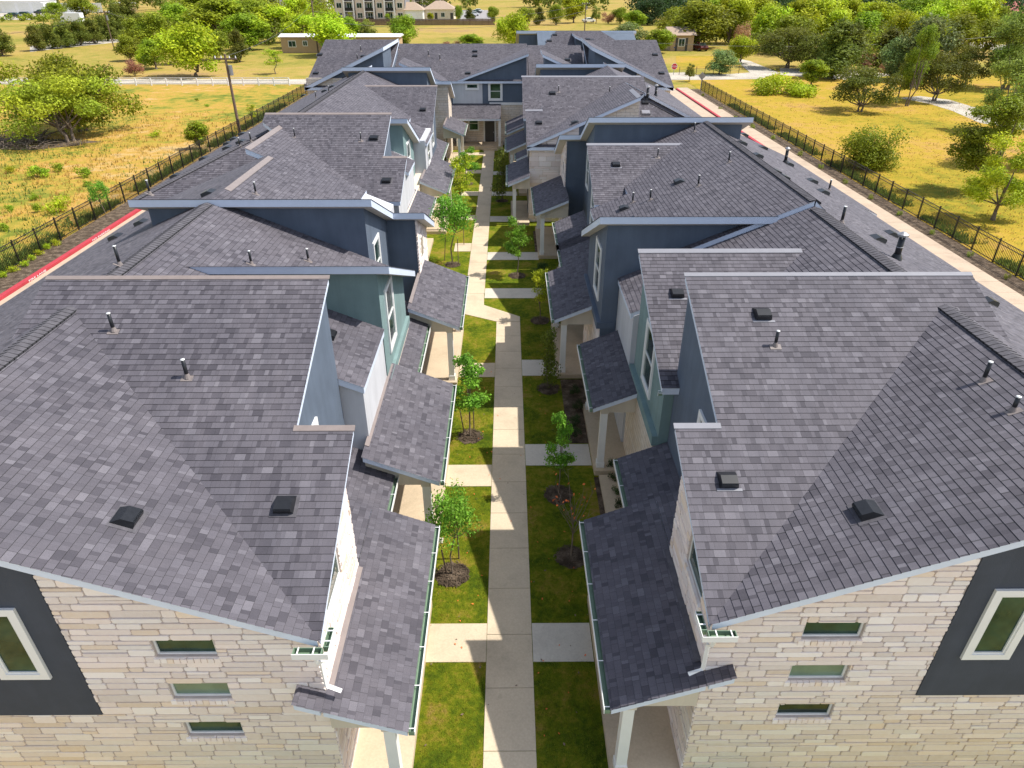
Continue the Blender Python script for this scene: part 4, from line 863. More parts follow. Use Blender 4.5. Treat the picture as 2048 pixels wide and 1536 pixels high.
variant('olive','t','leaf_olive',8,n=3600,shape='airy',W=8); variant('oak','t','leaf_mid',9,n=15000,H=9,W=13,sz=.30,shape='spread',th=.18,multi=3,tr=.028); variant('oaklime','t','leaf_field',10,n=15000,H=9,W=13,sz=.28,shape='spread',th=.18,multi=3,tr=.028)
variant('bush','t','leaf_fresh',11,n=5200,H=5,W=7,sz=.24,shape='bush',th=.1,multi=2); variant('bush2','t','leaf_mid',41,n=11000,H=5,W=7,sz=.22,shape='round',th=.06,multi=2); variant('tall2','t','leaf_lime',45,n=12000,H=11,W=8,sz=.22,shape='airy',th=.2,multi=1,tr=.016); variant('arch','t','leaf_lime',12,n=5200,H=5,W=11,sz=.34,shape='arch',th=.05,multi=2); variant('pink','t','leaf_pink',13,n=2200,H=5,W=6,sz=.3,shape='bush',th=.1,multi=2)
variant('blue','t','leaf_blue',14,n=6500,shape='round',W=9,th=.12); variant('tall','t','leaf_mid',15,n=13000,H=11,W=8,sz=.22,shape='airy',th=.22,multi=2,tr=.016); variant('tallmid','t','leaf_olive',16,n=13000,H=11,W=9,sz=.24,shape='airy',th=.15,multi=2,tr=.018)
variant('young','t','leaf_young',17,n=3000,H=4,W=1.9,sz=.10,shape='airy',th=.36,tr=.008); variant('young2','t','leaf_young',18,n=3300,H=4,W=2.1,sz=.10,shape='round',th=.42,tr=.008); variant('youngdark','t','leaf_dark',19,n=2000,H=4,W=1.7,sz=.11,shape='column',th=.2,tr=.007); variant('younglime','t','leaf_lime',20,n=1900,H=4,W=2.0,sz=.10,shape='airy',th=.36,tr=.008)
PROTO={}
def px_per_m(p): 
    a=AY(1000,200,p.y); b_=AY(1100,200,p.y); return 100/abs(b_.x-a.x)*(abs(_f.dot(Vector((0,p.y,0-CH)))+0)/abs(_f.dot(a-_C)))**-1
def tree(k,u,vb,vt,wpx,label,name='tree',cat='tree',group='trees in the fields and yards around the houses',z=0,rz=None):
    p=G(u,vb); H=max(.4,AY(u,vt,p.y).z); W=wpx*(p-_C).dot(_f)/CF
    if k not in PROTO:
        a,kw=V[k]; PROTO[k]=make_tree(*a,**kw); root=PROTO[k]; first=True
    else: root=PROTO[k]; first=False
    h0,w0=root['H'],root['W']; rz=(u*7.13)%6.28 if rz is None else rz; s=(W/w0,W/w0,H/h0)
    if first: r=root; r.location=(p.x,p.y,z); r.rotation_euler=(0,0,rz); r.scale=s
    else: r=copy_tree(root,(p.x,p.y,z),rz,s)
    r.name=name; tag(r,label,cat,group); return r
T_=[('oaklime',140,283,138,238,'broad yellow-green tree leaning over the dead branches in the left field'),
('oak',165,262,84,240,'darker spreading tree right behind the broad yellow-green one in the left field'),
('dark1',6,112,52,62,'dark green tree at the left edge beyond the field'),
('mid1',262,122,66,54,'grey-green tree left of the bare-trunked small tree beyond the road'),('mid2',313,138,74,62,'small round tree with visible forked trunk beyond the road'),
('pink',270,152,116,44,'rusty pink flowering bush by the gravel road'),('lime1',290,134,98,34,'small yellow bush behind the pink flowering bush'),
('lime2',392,153,34,128,'large bright yellow-green tree right beside the gravel road'),('mid1',322,104,18,86,'dark green tree up-left of the large yellow-green roadside tree'),
('mid2',445,88,-12,120,'tall green tree behind the large yellow-green roadside tree'),('dark1',480,124,55,48,'dark narrow cedar right of the yellow-green roadside tree'),
('lime1',548,86,5,108,'yellow-green tree behind the left end of the tan mobile home'),('younglime',551,148,96,62,'small sparse yellow-green tree standing alone in the mown yard'),
('lime2',660,112,14,112,'bright yellow-green tree in front of the tan mobile home'),('olive',741,97,38,58,'thin olive tree before the right end of the mobile home'),
('mid1',811,97,24,60,'green tree on the gold field right of the mobile home'),('lime1',792,97,64,42,'low yellow bush at the foot of the green tree on the gold field'),
('mid2',943,98,66,48,'small bright green tree on the gold field behind the end roofs'),('pink',903,98,80,40,'low red-brown bush on the gold field behind the end roofs'),
('lime2',1027,99,18,72,'yellow-green tree left of the farthest blue house'),('olive',505,48,-15,70,'olive tree in front of the left apartment house'),('lime1',598,60,-12,60,'light green tree between the left apartment house and the pole'),
('blue',1258,104,44,96,'grey-green rounded tree right of the farthest blue house'),('mid2',1315,106,56,64,'fresh green tree left of the tan house with cars'),
('mid1',1392,96,-6,140,'large shady tree over the tan house with parked cars'),('lime1',1456,88,-14,95,'bright tree right behind the parked maroon car'),('pink',1480,102,40,46,'pale brown half-dead tree right of the maroon car'),
('lime2',1535,96,0,100,'bright yellow-green tree left of the dark cedars'),('lime1',1612,88,-10,118,'tallest bright yellow-green tree behind the dark cedars'),
('dark2',1572,136,44,140,'dark leaning cedar clump behind the arching green shrub'),('dark1',1662,156,34,116,'dark dense cedar with a dark trunk right of the arching shrub'),
('blue',1438,149,96,72,'small round grey-green tree by the thin wire fence'),('olive',1378,163,126,28,'wispy little tree at the far end of the right iron fence'),
('arch',1558,188,132,148,'low arching bright green shrub mass on the gold lawn'),('mid2',1622,170,116,56,'bright rounded shrub behind the arching one'),
('dark2',1718,223,122,128,'dark spreading low tree standing alone on the gold lawn'),('olive',1792,206,108,58,'olive tree with thin stems left of the gravel drive'),
('tall',1813,212,40,78,'slender yellow-green vine-covered tree beside the gravel drive'),('dark2',1866,202,92,118,'dark leaning cedars right of the gravel drive'),
('blue',1842,162,24,118,'vine-draped grey-green tree behind the gravel drive'),('dark1',1765,140,52,84,'dark cedar between the lawn and the wood'),('pink',1727,142,100,44,'brownish bare bush under the dark cedars'),('pink',1768,150,122,36,'reddish shrub behind the lone spreading tree'),
('lime1',1748,76,-2,90,'yellow-topped tree at the edge of the dark wood'),('lime2',1870,84,-12,100,'bright green tree left of the red-roofed house'),('lime1',1935,92,-16,96,'bright green tree right in front of the red-roofed house'),
('tallmid',2012,178,14,175,'tall dark olive tree at the right edge before the red-roofed house'),('bush2',1735,335,248,128,'dense round green bush against the right iron fence'),
('tall',1955,386,180,185,'tall light-green double-trunked tree on the gold lawn'),('tall2',1985,440,255,165,'leaning light-green tree nearest the right iron fence'),('tallmid',2058,330,90,215,'olive-green tree cut by the right edge behind the leaning one'),
('mid1',1050,52,12,42,'small dark tree on the far side of the gold field, beside the lot'),('dark1',1078,50,12,32,'small narrow cedar beyond the gold field'),('mid1',1112,50,5,38,'rounded tree beyond the gold field, left of the yellow one'),
('lime1',1147,46,-10,58,'yellow-green tree beyond the gold field'),('olive',1192,47,12,28,'thin olive tree beyond the gold field by the pole'),('pink',1216,48,22,32,'brown bush beyond the gold field'),('mid1',1240,48,12,36,'green tree on the far edge of the gold field'),('mid2',1268,62,18,46,'light green tree on the gold field before the dark wood'),
('deep',1295,50,-12,70,'very dark tree at the left end of the dark wood'),('olive',700,44,24,20,'tiny olive tree before the middle apartment house'),('mid2',775,44,26,16,'tiny green tree beside the garages'),('lime1',862,42,24,16,'tiny yellow-green tree before the tan garage'),('mid1',917,44,8,18,'slim dark tree right of the tan garage'),
('dark1',940,42,14,22,'dark little tree beside the parking lot'),('mid1',985,44,10,26,'green tree at the right end of the parking lot'),
('mid1',170,36,-10,60,'shade tree over the yard beside the white storage building'),('mid1',115,34,2,48,'tree at the right end of the white storage building'),('olive',235,40,0,44,'grey olive tree above the cedar row'),('dark1',262,46,-6,60,'dark tree right of the white box truck'),
('mid2',400,40,-14,80,'fresh green tree behind the small white mobile home'),('mid1',352,52,-2,40,'dark tree before the small white mobile home'),('lime1',1690,62,-6,60,'yellow-green tree before the dark wood'),('mid1',1985,70,8,50,'green tree beside the red roof'),
('mid2',400,298,240,46,'young bushy tree against the left iron fence, upper one'),('younglime',508,250,206,30,'small young tree by the left iron fence near the tall pole'),
('mid2',1425,70,-20,90,'green tree top right over the maroon car'),('lime2',1500,72,-16,90,'yellow-green tree just left of the tallest bright one'),('mid1',1575,108,24,90,'round green tree under the tallest bright tree'),('lime1',1655,100,10,86,'lime tree wedged above the dense dark-trunked cedar'),
('mid2',1720,92,18,84,'green tree rising over the brownish bare bush'),('lime2',1800,104,14,80,'lime tree left of the vine-draped one'),('mid1',1830,70,-14,96,'green tree in the back row above the vine-draped one'),('lime1',1900,60,-20,90,'tall back-row lime tree left of the red roof'),
('mid1',1965,112,30,70,'green tree beside the pale drive under the red roof'),('blue',1790,160,70,84,'grey-green tree filling the gap behind the slender one'),('dark1',1690,140,40,80,'dark cedar just right of the dense dark-trunked one'),('dark2',1925,170,80,100,'dark low cedar between the drive and the right edge'),
('mid2',500,100,22,90,'bright green tree right of the dark narrow cedar'),('lime1',600,96,24,80,'lime tree over the left end of the mobile home roof'),('mid1',470,70,-10,90,'dark green tree in the back row left of the pole'),('lime2',357,128,60,60,'small lime tree left of the large roadside tree'),
('mid1',1345,82,10,70,'green tree immediately left of the large shady tree'),('lime2',1482,128,66,62,'yellow-green tree low between the gravel bend and the cedar clump'),('dark2',1625,142,58,96,'dark cedar crown between the clump and the dense cedar'),('mid1',1905,112,20,96,'green tree above the dark low cedar near the right edge'),
('dark1',2035,120,30,90,'dark tree at the right edge under the red roof'),('lime2',1860,118,40,70,'yellow-green tree over the dark leaning cedars'),('tallmid',2000,262,96,150,'dark olive tree at the right edge above the leaning light one'),('mid1',520,72,-8,90,'green tree left of the yellow-green one behind the mobile home'),('mid2',365,84,2,90,'fresh green tree above the large roadside tree'),('mid1',430,120,52,70,'dark green tree right behind the roadside tree'),
('mid1',283,100,30,60,'green tree above the small yellow bush'),('mid2',700,96,30,60,'green tree in front of the mobile home middle'),('dark1',238,58,4,44,'dark cedar above the cedar row right end'),('young2',214,440,352,44,'thin young tree with wooden stakes inside the left iron fence'),]
for i,(k,u,vb,vt,w_,lab) in enumerate(T_):
    tree(k,u,vb,vt,w_,lab,name='shrub' if k in('bush','arch','pink') else 'tree',cat='shrub' if k in('bush','arch','pink') else 'tree')
hl=['at its left end','second from the left end','third from the left end','in its middle','third from the right end','second from the right end','at its right end']
for i,(u,vb) in enumerate(((78,101),(105,97),(134,94),(162,91),(190,87),(216,82),(240,75))): tree('dark1',u,vb,vb-52,52,'dark cedar of the dense cedar row beyond the left field, '+hl[i],name='cedar',group='cedars in the dense row')
# street-side young trees along the path
P_=[('young2',905,1150,958,108,'young leafy tree by the path nearest the camera, left lawn'),('young',940,874,688,104,'young tree on the left lawn between the second and third porch roofs'),('young2',905,530,368,92,'dense young tree with wooden stakes left of the path, past the bend'),
('younglime',925,432,306,74,'light young tree left of the path beside the dense staked one'),('young',935,368,290,60,'farthest young tree left of the path'),
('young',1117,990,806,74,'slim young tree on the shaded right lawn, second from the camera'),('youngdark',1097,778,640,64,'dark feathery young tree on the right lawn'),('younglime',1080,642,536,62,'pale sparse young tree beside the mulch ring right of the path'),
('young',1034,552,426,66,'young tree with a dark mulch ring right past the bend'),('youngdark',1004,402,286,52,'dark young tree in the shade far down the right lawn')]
rings=[]
for k,u,vb,vt,w_,lab in P_: tree(k,u,vb,vt,w_,lab,name='young_tree',group='young trees along the path'); rings.append(G(u,vb))
# bare tree with a few orange leaves
p=G(1142,1115); rt=empty('bare_tree',(p.x,p.y,0),'nearly bare young tree with a few orange leaves on the shaded right lawn','tree'); rings.append(p)
rnd=random.Random(5); tb=MB(); lb=MB(); tb.tube([(p.x,p.y,0),(p.x+.01,p.y,.8),(p.x,p.y,1.25)],[.028,.022,.016],'bark',7)
for i in range(15):
    a=rnd.uniform(0,6.28); z0=rnd.uniform(.75,1.5); L=rnd.uniform(.7,1.4); e=Vector((p.x+math.cos(a)*L*.5,p.y+math.sin(a)*L*.5,z0+L*.95)); s_=Vector((p.x,p.y,min(z0,1.25))); mid=s_.lerp(e,.5)+Vector((math.cos(a)*.05,0,.03))
    tb.tube([s_,mid,e],[.010,.007,.003],'bark',5)
    for j in range(4):
        b2=mid.lerp(e,rnd.random()); e2=b2+Vector((rnd.uniform(-.2,.2),rnd.uniform(-.2,.2),rnd.uniform(.1,.35))); tb.tube([b2,e2],[.005,.002],'bark',4)
        if rnd.random()<.4:
            for _ in range(1):
                q=e2+Vector((rnd.uniform(-.05,.05),rnd.uniform(-.05,.05),rnd.uniform(-.05,.05))); t=Vector((rnd.gauss(0,1),rnd.gauss(0,1),rnd.gauss(0,1))).normalized(); b3=t.orthogonal().normalized(); lb.face([q-t*.045,q-b3*.03,q+t*.045,q+b3*.03],'brass_flower')
tb.build('trunk',rt); lb.build('leaves',rt)
mb=MB(); rnd=random.Random(9)
rm=MB()
for p in rings:
    n=18; r=rnd.uniform(.42,.5); c=[(p.x+math.cos(t*2*math.pi/n)*r*rnd.uniform(.88,1.1),p.y+math.sin(t*2*math.pi/n)*r*rnd.uniform(.88,1.1)) for t in range(n)]
    for i in range(n): a,b_=c[i],c[(i+1)%n]; rm.face([(p.x,p.y,.075),(a[0],a[1],.018),(b_[0],b_[1],.018)],'mulch')
struct(rm,'mulch_rings')
# chips and a few leaves lying on the beds
ch=MB()
for p in rings:
    for _ in range(260):
        a=rnd.uniform(0,6.28); q=.47*math.sqrt(rnd.random()); x,y=p.x+math.cos(a)*q,p.y+math.sin(a)*q; z=.085-.12*q+rnd.uniform(0,.012); t=rnd.uniform(0,3.14); l=rnd.uniform(.02,.05); d=Vector((math.cos(t),math.sin(t),rnd.uniform(-.3,.3)))*l; e=Vector((-math.sin(t),math.cos(t),0))*l*.3; c=Vector((x,y,z+.01)); ch.face([c-d-e,c+d-e,c+d+e,c-d+e],'mulch')
stuff(ch.build('mulch_chips'),'loose brown mulch chips lying round the young tree stems','mulch')
lf=MB(); rnd=random.Random(21)
for i in range(170):
    x=rnd.uniform(-1.95,2.0); y=6.5+20*rnd.random()**1.4
    if -.55<x<.56 and rnd.random()<.75: continue
    t=rnd.uniform(0,3.14); l=rnd.uniform(.018,.04); c=Vector((x,y,.05)); d=Vector((math.cos(t),math.sin(t),.2))*l; e=Vector((-math.sin(t),math.cos(t),.1))*l*.55; lf.face([c-d,c-e,c+d,c+e],'brass_flower' if rnd.random()<.45 else 'wood_stain')
stuff(lf.build('fallen_leaves'),'scattered small brown and orange leaves fallen on lawn and path','leaves')
# tree stakes
def stake(u,v,h,label,lean=0):
    p=G(u,v); mb=MB(); mb.tube([p-Vector((0,0,.05)),p+Vector((lean,0,h))],.022,'wood_pole',6); return tag(mb.build('tree_stake'),label,'stake','wooden tree stakes')
stake(918,1118,1.0,'wooden stake behind the young tree nearest the camera'); stake(894,1149,.9,'wooden stake left of the stem nearest the camera',-.1); stake(948,858,1.1,'wooden stake right of the second left young tree'); stake(929,868,1.0,'wooden stake left of the second left young tree',-.12)
stake(917,530,1.5,'wooden stake right of the dense staked tree'); stake(889,522,1.4,'wooden stake left of the dense staked tree',.12); stake(928,490,1.2,'wooden stake beyond the dense staked tree')
# shrubs: field weeds, bed plants
def small_shrub(k,u,vb,hpx,wpx,label,group,name='shrub'): return tree(k,u,vb,vb-hpx,wpx,label,name=name,cat='shrub',group=group)
variant('weed','t','leaf_fresh',31,n=700,H=1,W=1.8,sz=.15,shape='bush',th=.05,tr=.01); variant('weedlime','t','leaf_lime',32,n=500,H=1,W=1.8,sz=.14,shape='bush',th=.05,tr=.01); variant('bed','t','leaf_olive',33,n=500,H=.6,W=.9,sz=.08,shape='bush',th=.05,tr=.01); variant('beddark','t','leaf_deep',34,n=700,H=.6,W=.9,sz=.06,shape='bush',th=.05,tr=.01)
for k,u,vb,h_,w_,lab in (('weed',75,355,26,52,'widest green weed clump in the left field'),('weed',118,343,20,26,'weed clump just right of the widest one'),('weed',170,354,22,34,'round weed clump near the left iron fence'),('weedlime',120,425,34,58,'large yellow-green weed patch by the left iron fence'),
    ('weed',72,400,14,22,'small weed below the widest weed clump'),('weed',76,425,20,24,'weed left of the large yellow-green patch'),('weed',22,424,16,18,'small weed near the left edge'),('weed',8,462,18,24,'weed clump cut by the left edge'),('weedlime',22,346,16,28,'pale weed at the left edge below the dark shade'),
    ('weedlime',312,274,14,30,'sparse low bush alone in the middle of the left field'),('weed',176,372,12,20,'weed under the round clump by the fence'),('weed',414,214,7,10,'tiny weed far out in the left field'),('weed',394,202,6,10,'tiny brownish weed far out in the left field'),('weedlime',250,208,8,60,'long low strip of green weeds in the left field')):
    small_shrub(k,u,vb,h_,w_,lab,'weeds in the left field','weed')
for i,(u,vb,w_) in enumerate(((28,545,26),(52,534,24),(66,522,20),(80,512,22),(96,500,20),(115,492,22),(8,556,24))):
    small_shrub('weedlime',u,vb,15,w_,'leafy bush along the left iron fence, '+['second from the left edge','third from the left edge','fourth from the left edge','fifth from the left edge','sixth from the left edge','farthest of the row','cut by the left edge'][i],'bushes along the left iron fence','bush')
for i,(u,vb) in enumerate(((1690,368),(1741,399),(1797,432),(1862,470),(1938,515),(2012,560),(1640,338),(1600,312),(1545,280),(1505,258),(1470,238),(1440,220),(1405,193))):
    small_shrub('bed',u,vb,11 if vb>250 else 7,14 if vb>250 else 9,'yellow-green plant in right mulch strip, '+['level with the round bush','just past the round bush','third below the round bush','fourth below the round bush','fifth below the round bush','lowest at the frame edge','first above the round bush','second above the round bush','third above the round bush','fourth above the round bush','fifth above the round bush','sixth above the round bush','farthest, by the sign'][i],'plants in the right mulch strip','bed_plant')
for i,(u,vb) in enumerate(((1148,792),(1155,822),(1152,852),(1150,876),(1228,965),(1235,992),(1240,1018),(1225,940),(1085,545),(1100,560))):
    small_shrub('beddark',u,vb,22,30,'dark bed plant, '+['uppermost of the four by the tall post','second of the four by the tall post','third of the four by the tall post','lowest of the four by the tall post','beside the concrete splash block','below the splash block','lowest by the near gutter','just above the splash block','by the far right porch step','right of the far porch step'][i],'plants in the shaded right bed','bed_plant')
leafmat('blade',(.17,.21,.02)); leafmat('dry_blade',(.40,.34,.08)); leafmat('weed_blade',(.14,.22,.04))
# leaves/grass growing along both fences, and blades in the near lawn
fw=MB(); rnd=random.Random(77)
def tuft(mb,x,y,h,sp,m,n=3,z=0,w_=.012,cb=1):
    for _ in range(n):
        a=rnd.uniform(0,6.28); l=Vector((math.cos(a),math.sin(a),0)); s_=Vector((-l.y,l.x,0))*w_*rnd.uniform(.7,1.3); hh=h*rnd.uniform(.5,1.2); b0=Vector((x+rnd.uniform(-sp,sp),y+rnd.uniform(-sp,sp),z)); t=b0+l*hh*rnd.uniform(.2,.7)+Vector((0,0,hh)); v=rnd.uniform(.55,1.35)*cb
        mb.face([b0-s_,b0+s_,t],m,None,(v*rnd.uniform(.9,1.5),v,v))
for i in range(34000):
    x=rnd.uniform(-2.9,1.95); y=6+22.6*rnd.random()**1.6
    if -.57<x<.585 or any(abs(y-c)<.57 and (x<0 if s_<0 else x>0) for c,s_ in ((11.0,-1),(11.0,1),(17.45,-1),(18.54,1),(24.3,-1),(24.5,1))): continue
    if x<-1.9 and (7<y<12.2 or 13.9<y<18.7 or 22.9<y<28): continue
    if any((x-q.x)**2+(y-q.y)**2<.2 for q in rings): continue
    tuft(fw,x,y,.05,.05,'blade',n=4,w_=.006,cb=.75+.45*mnoise.noise(Vector((x*.7,y*.7,0)))+.2)
stuff(fw.build('lawn_grass'),'short mown green grass beside the central path','grass')
fg=MB()
for i in range(9000):
    s_=rnd.choice((-1,1)); y=16+75*rnd.random()**1.2; x=s_*(27.5+abs(rnd.gauss(0,.5))); 
    if mnoise.noise(Vector((y*.25,s_*9,0)))<-.25: continue
    tuft(fg,x,y,.42 if s_<0 else .3,.12,'weed_blade',n=4,w_=.03)
stuff(fg.build('fence_grass'),'rough uncut grass growing along the outer side of the iron fences','grass')
fd=MB()
for i in range(16000):
    y=20+66*rnd.random()**1.5; x=-27.8-rnd.random()**.8*(y*.75); v=mnoise.noise(Vector((x*.12,y*.12,3)))
    tuft(fd,x,y,.26,.25,'dry_blade' if v>-.12 else 'weed_blade',n=3,w_=.035)
for i in range(9000):
    y=26+70*rnd.random()**1.4; x=27.8+rnd.random()**.8*(y*.6); tuft(fd,x,y,.10,.25,'dry_blade',n=3,w_=.035)
stuff(fd.build('meadow_grass'),'dry yellow meadow grass standing in the fields beyond the fences','grass')
# dark wood beyond
wd=MB(); rnd=random.Random(3)
for i in range(230):
    x=rnd.uniform(51,290); y=rnd.uniform(230,304)
    if x<84: y+=22
    H=rnd.uniform(9,15); Wd=rnd.uniform(6,10)
    leafcloud(wd,rnd,[(x+rnd.uniform(-2,2),y+rnd.uniform(-2,2),H*rnd.uniform(.25,.75),Wd*rnd.uniform(.3,.45),1) for _ in range(4)],230,1.0,'leaf_deep')
for i in range(120):
    x=rnd.uniform(-290,53); y=rnd.uniform(348,415); H=rnd.uniform(8,13); Wd=rnd.uniform(6,10)
    leafcloud(wd,rnd,[(x+rnd.uniform(-2,2),y+rnd.uniform(-2,2),H*rnd.uniform(.25,.75),Wd*rnd.uniform(.3,.45),1) for _ in range(4)],160,1.3,'leaf_dark')
stuff(wd.build('distant_wood'),'dark mass of distant woodland along the top right of the view','wood')
K_=.88
def thicket(poly_uv,n,hmin,hmax,m,label,seed,per=120,sz=.6):
    rnd=random.Random(seed); P=gp(*poly_uv); xs=[p[0] for p in P]; ys=[p[1] for p in P]; mb=MB(); k=0
    def inside(x,y):
        c=False
        for i in range(len(P)):
            (x1,y1),(x2,y2)=P[i-1],P[i]
            if (y1>y)!=(y2>y) and x<(x2-x1)*(y-y1)/(y2-y1)+x1: c=not c
        return c
    while k<n:
        x,y=rnd.uniform(min(xs),max(xs)),rnd.uniform(min(ys),max(ys))
        if not inside(x,y): continue
        k+=1; h=rnd.uniform(hmin,hmax); h*=K_; leafcloud(mb,rnd,[(x+rnd.uniform(-.8,.8),y+rnd.uniform(-.8,.8),h*rnd.uniform(.35,.6),h*rnd.uniform(.4,.6),.9) for _ in range(3)],per,sz,m if rnd.random()<.75 else 'leaf_mid')
    return stuff(mb.build('thicket'),label,'undergrowth')
thicket(((300,96),(345,112),(470,118),(560,96),(560,40),(420,30),(300,60)),70,3,7,'leaf_dark','dense undergrowth between the trees behind the gravel road at left',1,160,.55)
thicket(((1500,112),(1560,128),(1700,150),(1790,140),(1800,80),(1500,70)),70,3,7,'leaf_dark','dark undergrowth behind the arching shrub and the cedars',2,160,.55)
thicket(((1480,70),(1700,66),(1960,80),(1960,20),(1480,20)),90,5,11,'leaf_mid','green thicket behind the bright trees at the top right',3,170,.9)
thicket(((1960,80),(2060,84),(2060,58),(1960,56)),16,3,6,'leaf_olive','olive undergrowth before the red-roofed house',4,160,.7)
thicket(((55,97),(240,76),(262,60),(235,46),(75,60)),45,3,5,'leaf_dark','dark brush filling the gaps of the cedar row',5,150,.55)
thicket(((0,44),(120,44),(122,36),(0,38)),20,1.5,3,'leaf_mid','low scrub before the white storage building',6,100,.6)
thicket(((420,42),(560,50),(660,48),(665,28),(420,20)),45,4,9,'leaf_fresh','green thicket before the left apartment houses',7,150,.8)
thicket(((1352,86),(1480,86),(1480,60),(1352,60)),35,4,8,'leaf_dark','dark trees massed behind the tan house',8,150,.7)
# fallen branches and shade litter under the leaning left tree
dl=MB(); rnd=random.Random(15)
for i in range(130):
    q=G(rnd.uniform(-20,95),rnd.uniform(272,300)); a=rnd.uniform(0,6.28); L=rnd.uniform(.5,2.4); z=rnd.uniform(0,.5); e=q+Vector((math.cos(a)*L,math.sin(a)*L,z+.2)); dl.tube([q+Vector((0,0,z*.4)),q.lerp(e,.5)+Vector((0,0,.2)),e],[.05,.035,.012],'bark',5)
stuff(dl.build('dead_branches'),'tangle of dead grey branches under the leaning tree in the left field','branches')
for (x,y,rx,ry) in ((-47.5,68.6,8,2.8),(54.5,56,2.6,1.3)):
    n=22; sheet('bare_soil',[(x+math.cos(t*2*math.pi/n)*rx*rnd.uniform(.8,1.15),y+math.sin(t*2*math.pi/n)*ry*rnd.uniform(.8,1.15)) for t in range(n)],.012,'mulch',.01)
t=letters('4\n0\n3',(AY(1000.5,243,67.0).x,66.98,AY(1000,243,67.0).z),(R(90),0,0),.22,'black_iron','house_number'); t.parent=bF; t.matrix_parent_inverse=Matrix.Translation(bF.location).inverted()
#@@NEXT
# ------------------------------------------------------------------ poles and wires
def pole(u,vb,vt,label,arms=1,m='wood_pole',r=.16):
    p=G(u,vb); h=AY(u,vt,p.y).z; h=max(h,7); b=empty('utility_pole',(p.x,p.y,0),label,'utility pole','utility poles')
    mb=MB(); mb.tube([p-Vector((0,0,.2)),p+Vector((0,0,h))],[r,r*.65],m,10); mb.build('shaft',b)
    if arms:
        mb=MB(); mb.box(p.x-1.1,p.x+1.1,p.y-.07,p.y+.07,h-.5,h-.36,m); mb.build('cross_arm',b)
        for dx in (-1,-.4,.4,1):
            i=MB(); i.tube([(p.x+dx,p.y,h-.36),(p.x+dx,p.y,h-.16)],[.06,.04],'white_metal',7); i.build('insulator',b)
    mb=MB(); mb.tube([(p.x+.3,p.y,h-1.9),(p.x+.3,p.y,h-1.0)],.2,'grey_metal',10); mb.build('transformer',b)
    return Vector((p.x,p.y,h))
pA=pole(480,266,108,'leaning brown utility pole beside the left iron fence'); pB=pole(637,110,-30,'tall brown utility pole in front of the mobile home'); pC=pole(229,100,20,'thin grey utility pole at the end of the cedar row',r=.13); pD=pole(1169,63,4,'brown utility pole on the gold field behind the farthest blue house',r=.17)
mb=MB(); q=G(1097,60); 
def wire(a,b,sag,label,r=.018):
    n=14; mb=MB(); mb.tube([a.lerp(b,i/n)-Vector((0,0,sag*4*(i/n)*(1-i/n))) for i in range(n+1)],r,'wire',4); return tag(mb.build('power_line'),label,'power line','overhead power lines')
wire(pA-Vector((0,0,.2)),pB-Vector((0,0,3)),1.2,'power line from the leaning pole to the tall pole by the mobile home',.02)
wire(pB-Vector((0,0,4.5)),pD-Vector((0,0,.5)),2.5,'upper power line across the gold field behind the end roofs',.03); wire(pB-Vector((0,0,6)),pD-Vector((0,0,2.2)),2.8,'lower power line across the gold field behind the end roofs',.03)
eR=AY(2060,66,132); wire(AY(1180,68,132),AY(1310,86,132),.3,'grey cable right of the farthest blue house',.025); wire(AY(1310,86,132),eR,1.2,'long grey cable crossing the trees toward the right edge',.025)
wire(pC-Vector((0,0,.2)),AY(-30,70,176),1.0,'power line from the thin grey pole to the left edge',.03); wire(pC-Vector((0,0,.3)),AY(470,70,176),1.0,'power line from the thin grey pole across the yellow-green trees',.03)
# signs
p=G(1347,150); b=empty('stop_sign',(p.x,p.y,0),'red octagonal stop sign beyond the end of the driveway','sign'); zc=AY(1347,133,p.y).z
mb=MB(); mb.box(p.x-.04,p.x+.04,p.y+.03,p.y+.09,0,zc+.3,'grey_metal'); mb.build('post',b)
mb=MB(); o8=[(p.x+math.cos(R(22.5+45*k))*.5,zc+math.sin(R(22.5+45*k))*.5) for k in range(8)]; mb.face([(x,p.y,z) for x,z in o8],'white_metal'); mb.face([(x,p.y+.02,z) for x,z in reversed(o8)],'grey_metal')
for i in range(8): a,c=o8[i],o8[(i+1)%8]; mb.face([(a[0],p.y+.02,a[1]),(c[0],p.y+.02,c[1]),(c[0],p.y,c[1]),(a[0],p.y,a[1])],'grey_metal')
o8=[(p.x+math.cos(R(22.5+45*k))*.45,zc+math.sin(R(22.5+45*k))*.45) for k in range(8)]; mb.face([(x,p.y-.008,z) for x,z in o8],'stop_red'); mb.build('plate',b)
t=letters('STOP',(p.x,p.y-.014,zc-.13),(R(90),0,0),.36,'white_metal','lettering'); t.parent=b; t.matrix_parent_inverse=Matrix.Translation(b.location).inverted()
p=G(1400,187); b=empty('warning_sign',(p.x,p.y,0),'grey back of a diamond-shaped sign on a post by the right iron fence','sign'); zc=AY(1404,152,p.y).z
mb=MB(); mb.box(p.x-.04,p.x+.04,p.y,p.y+.06,0,zc+.3,'grey_metal'); mb.build('post',b); mb=MB(); mb.hexa([Vector((p.x,p.y+.061,zc-.52)),Vector((p.x+.52,p.y+.061,zc)),Vector((p.x,p.y+.061,zc+.52)),Vector((p.x-.52,p.y+.061,zc)),Vector((p.x,p.y+.08,zc-.52)),Vector((p.x+.52,p.y+.08,zc)),Vector((p.x,p.y+.08,zc+.52)),Vector((p.x-.52,p.y+.08,zc))],'grey_metal'); mb.build('plate',b)
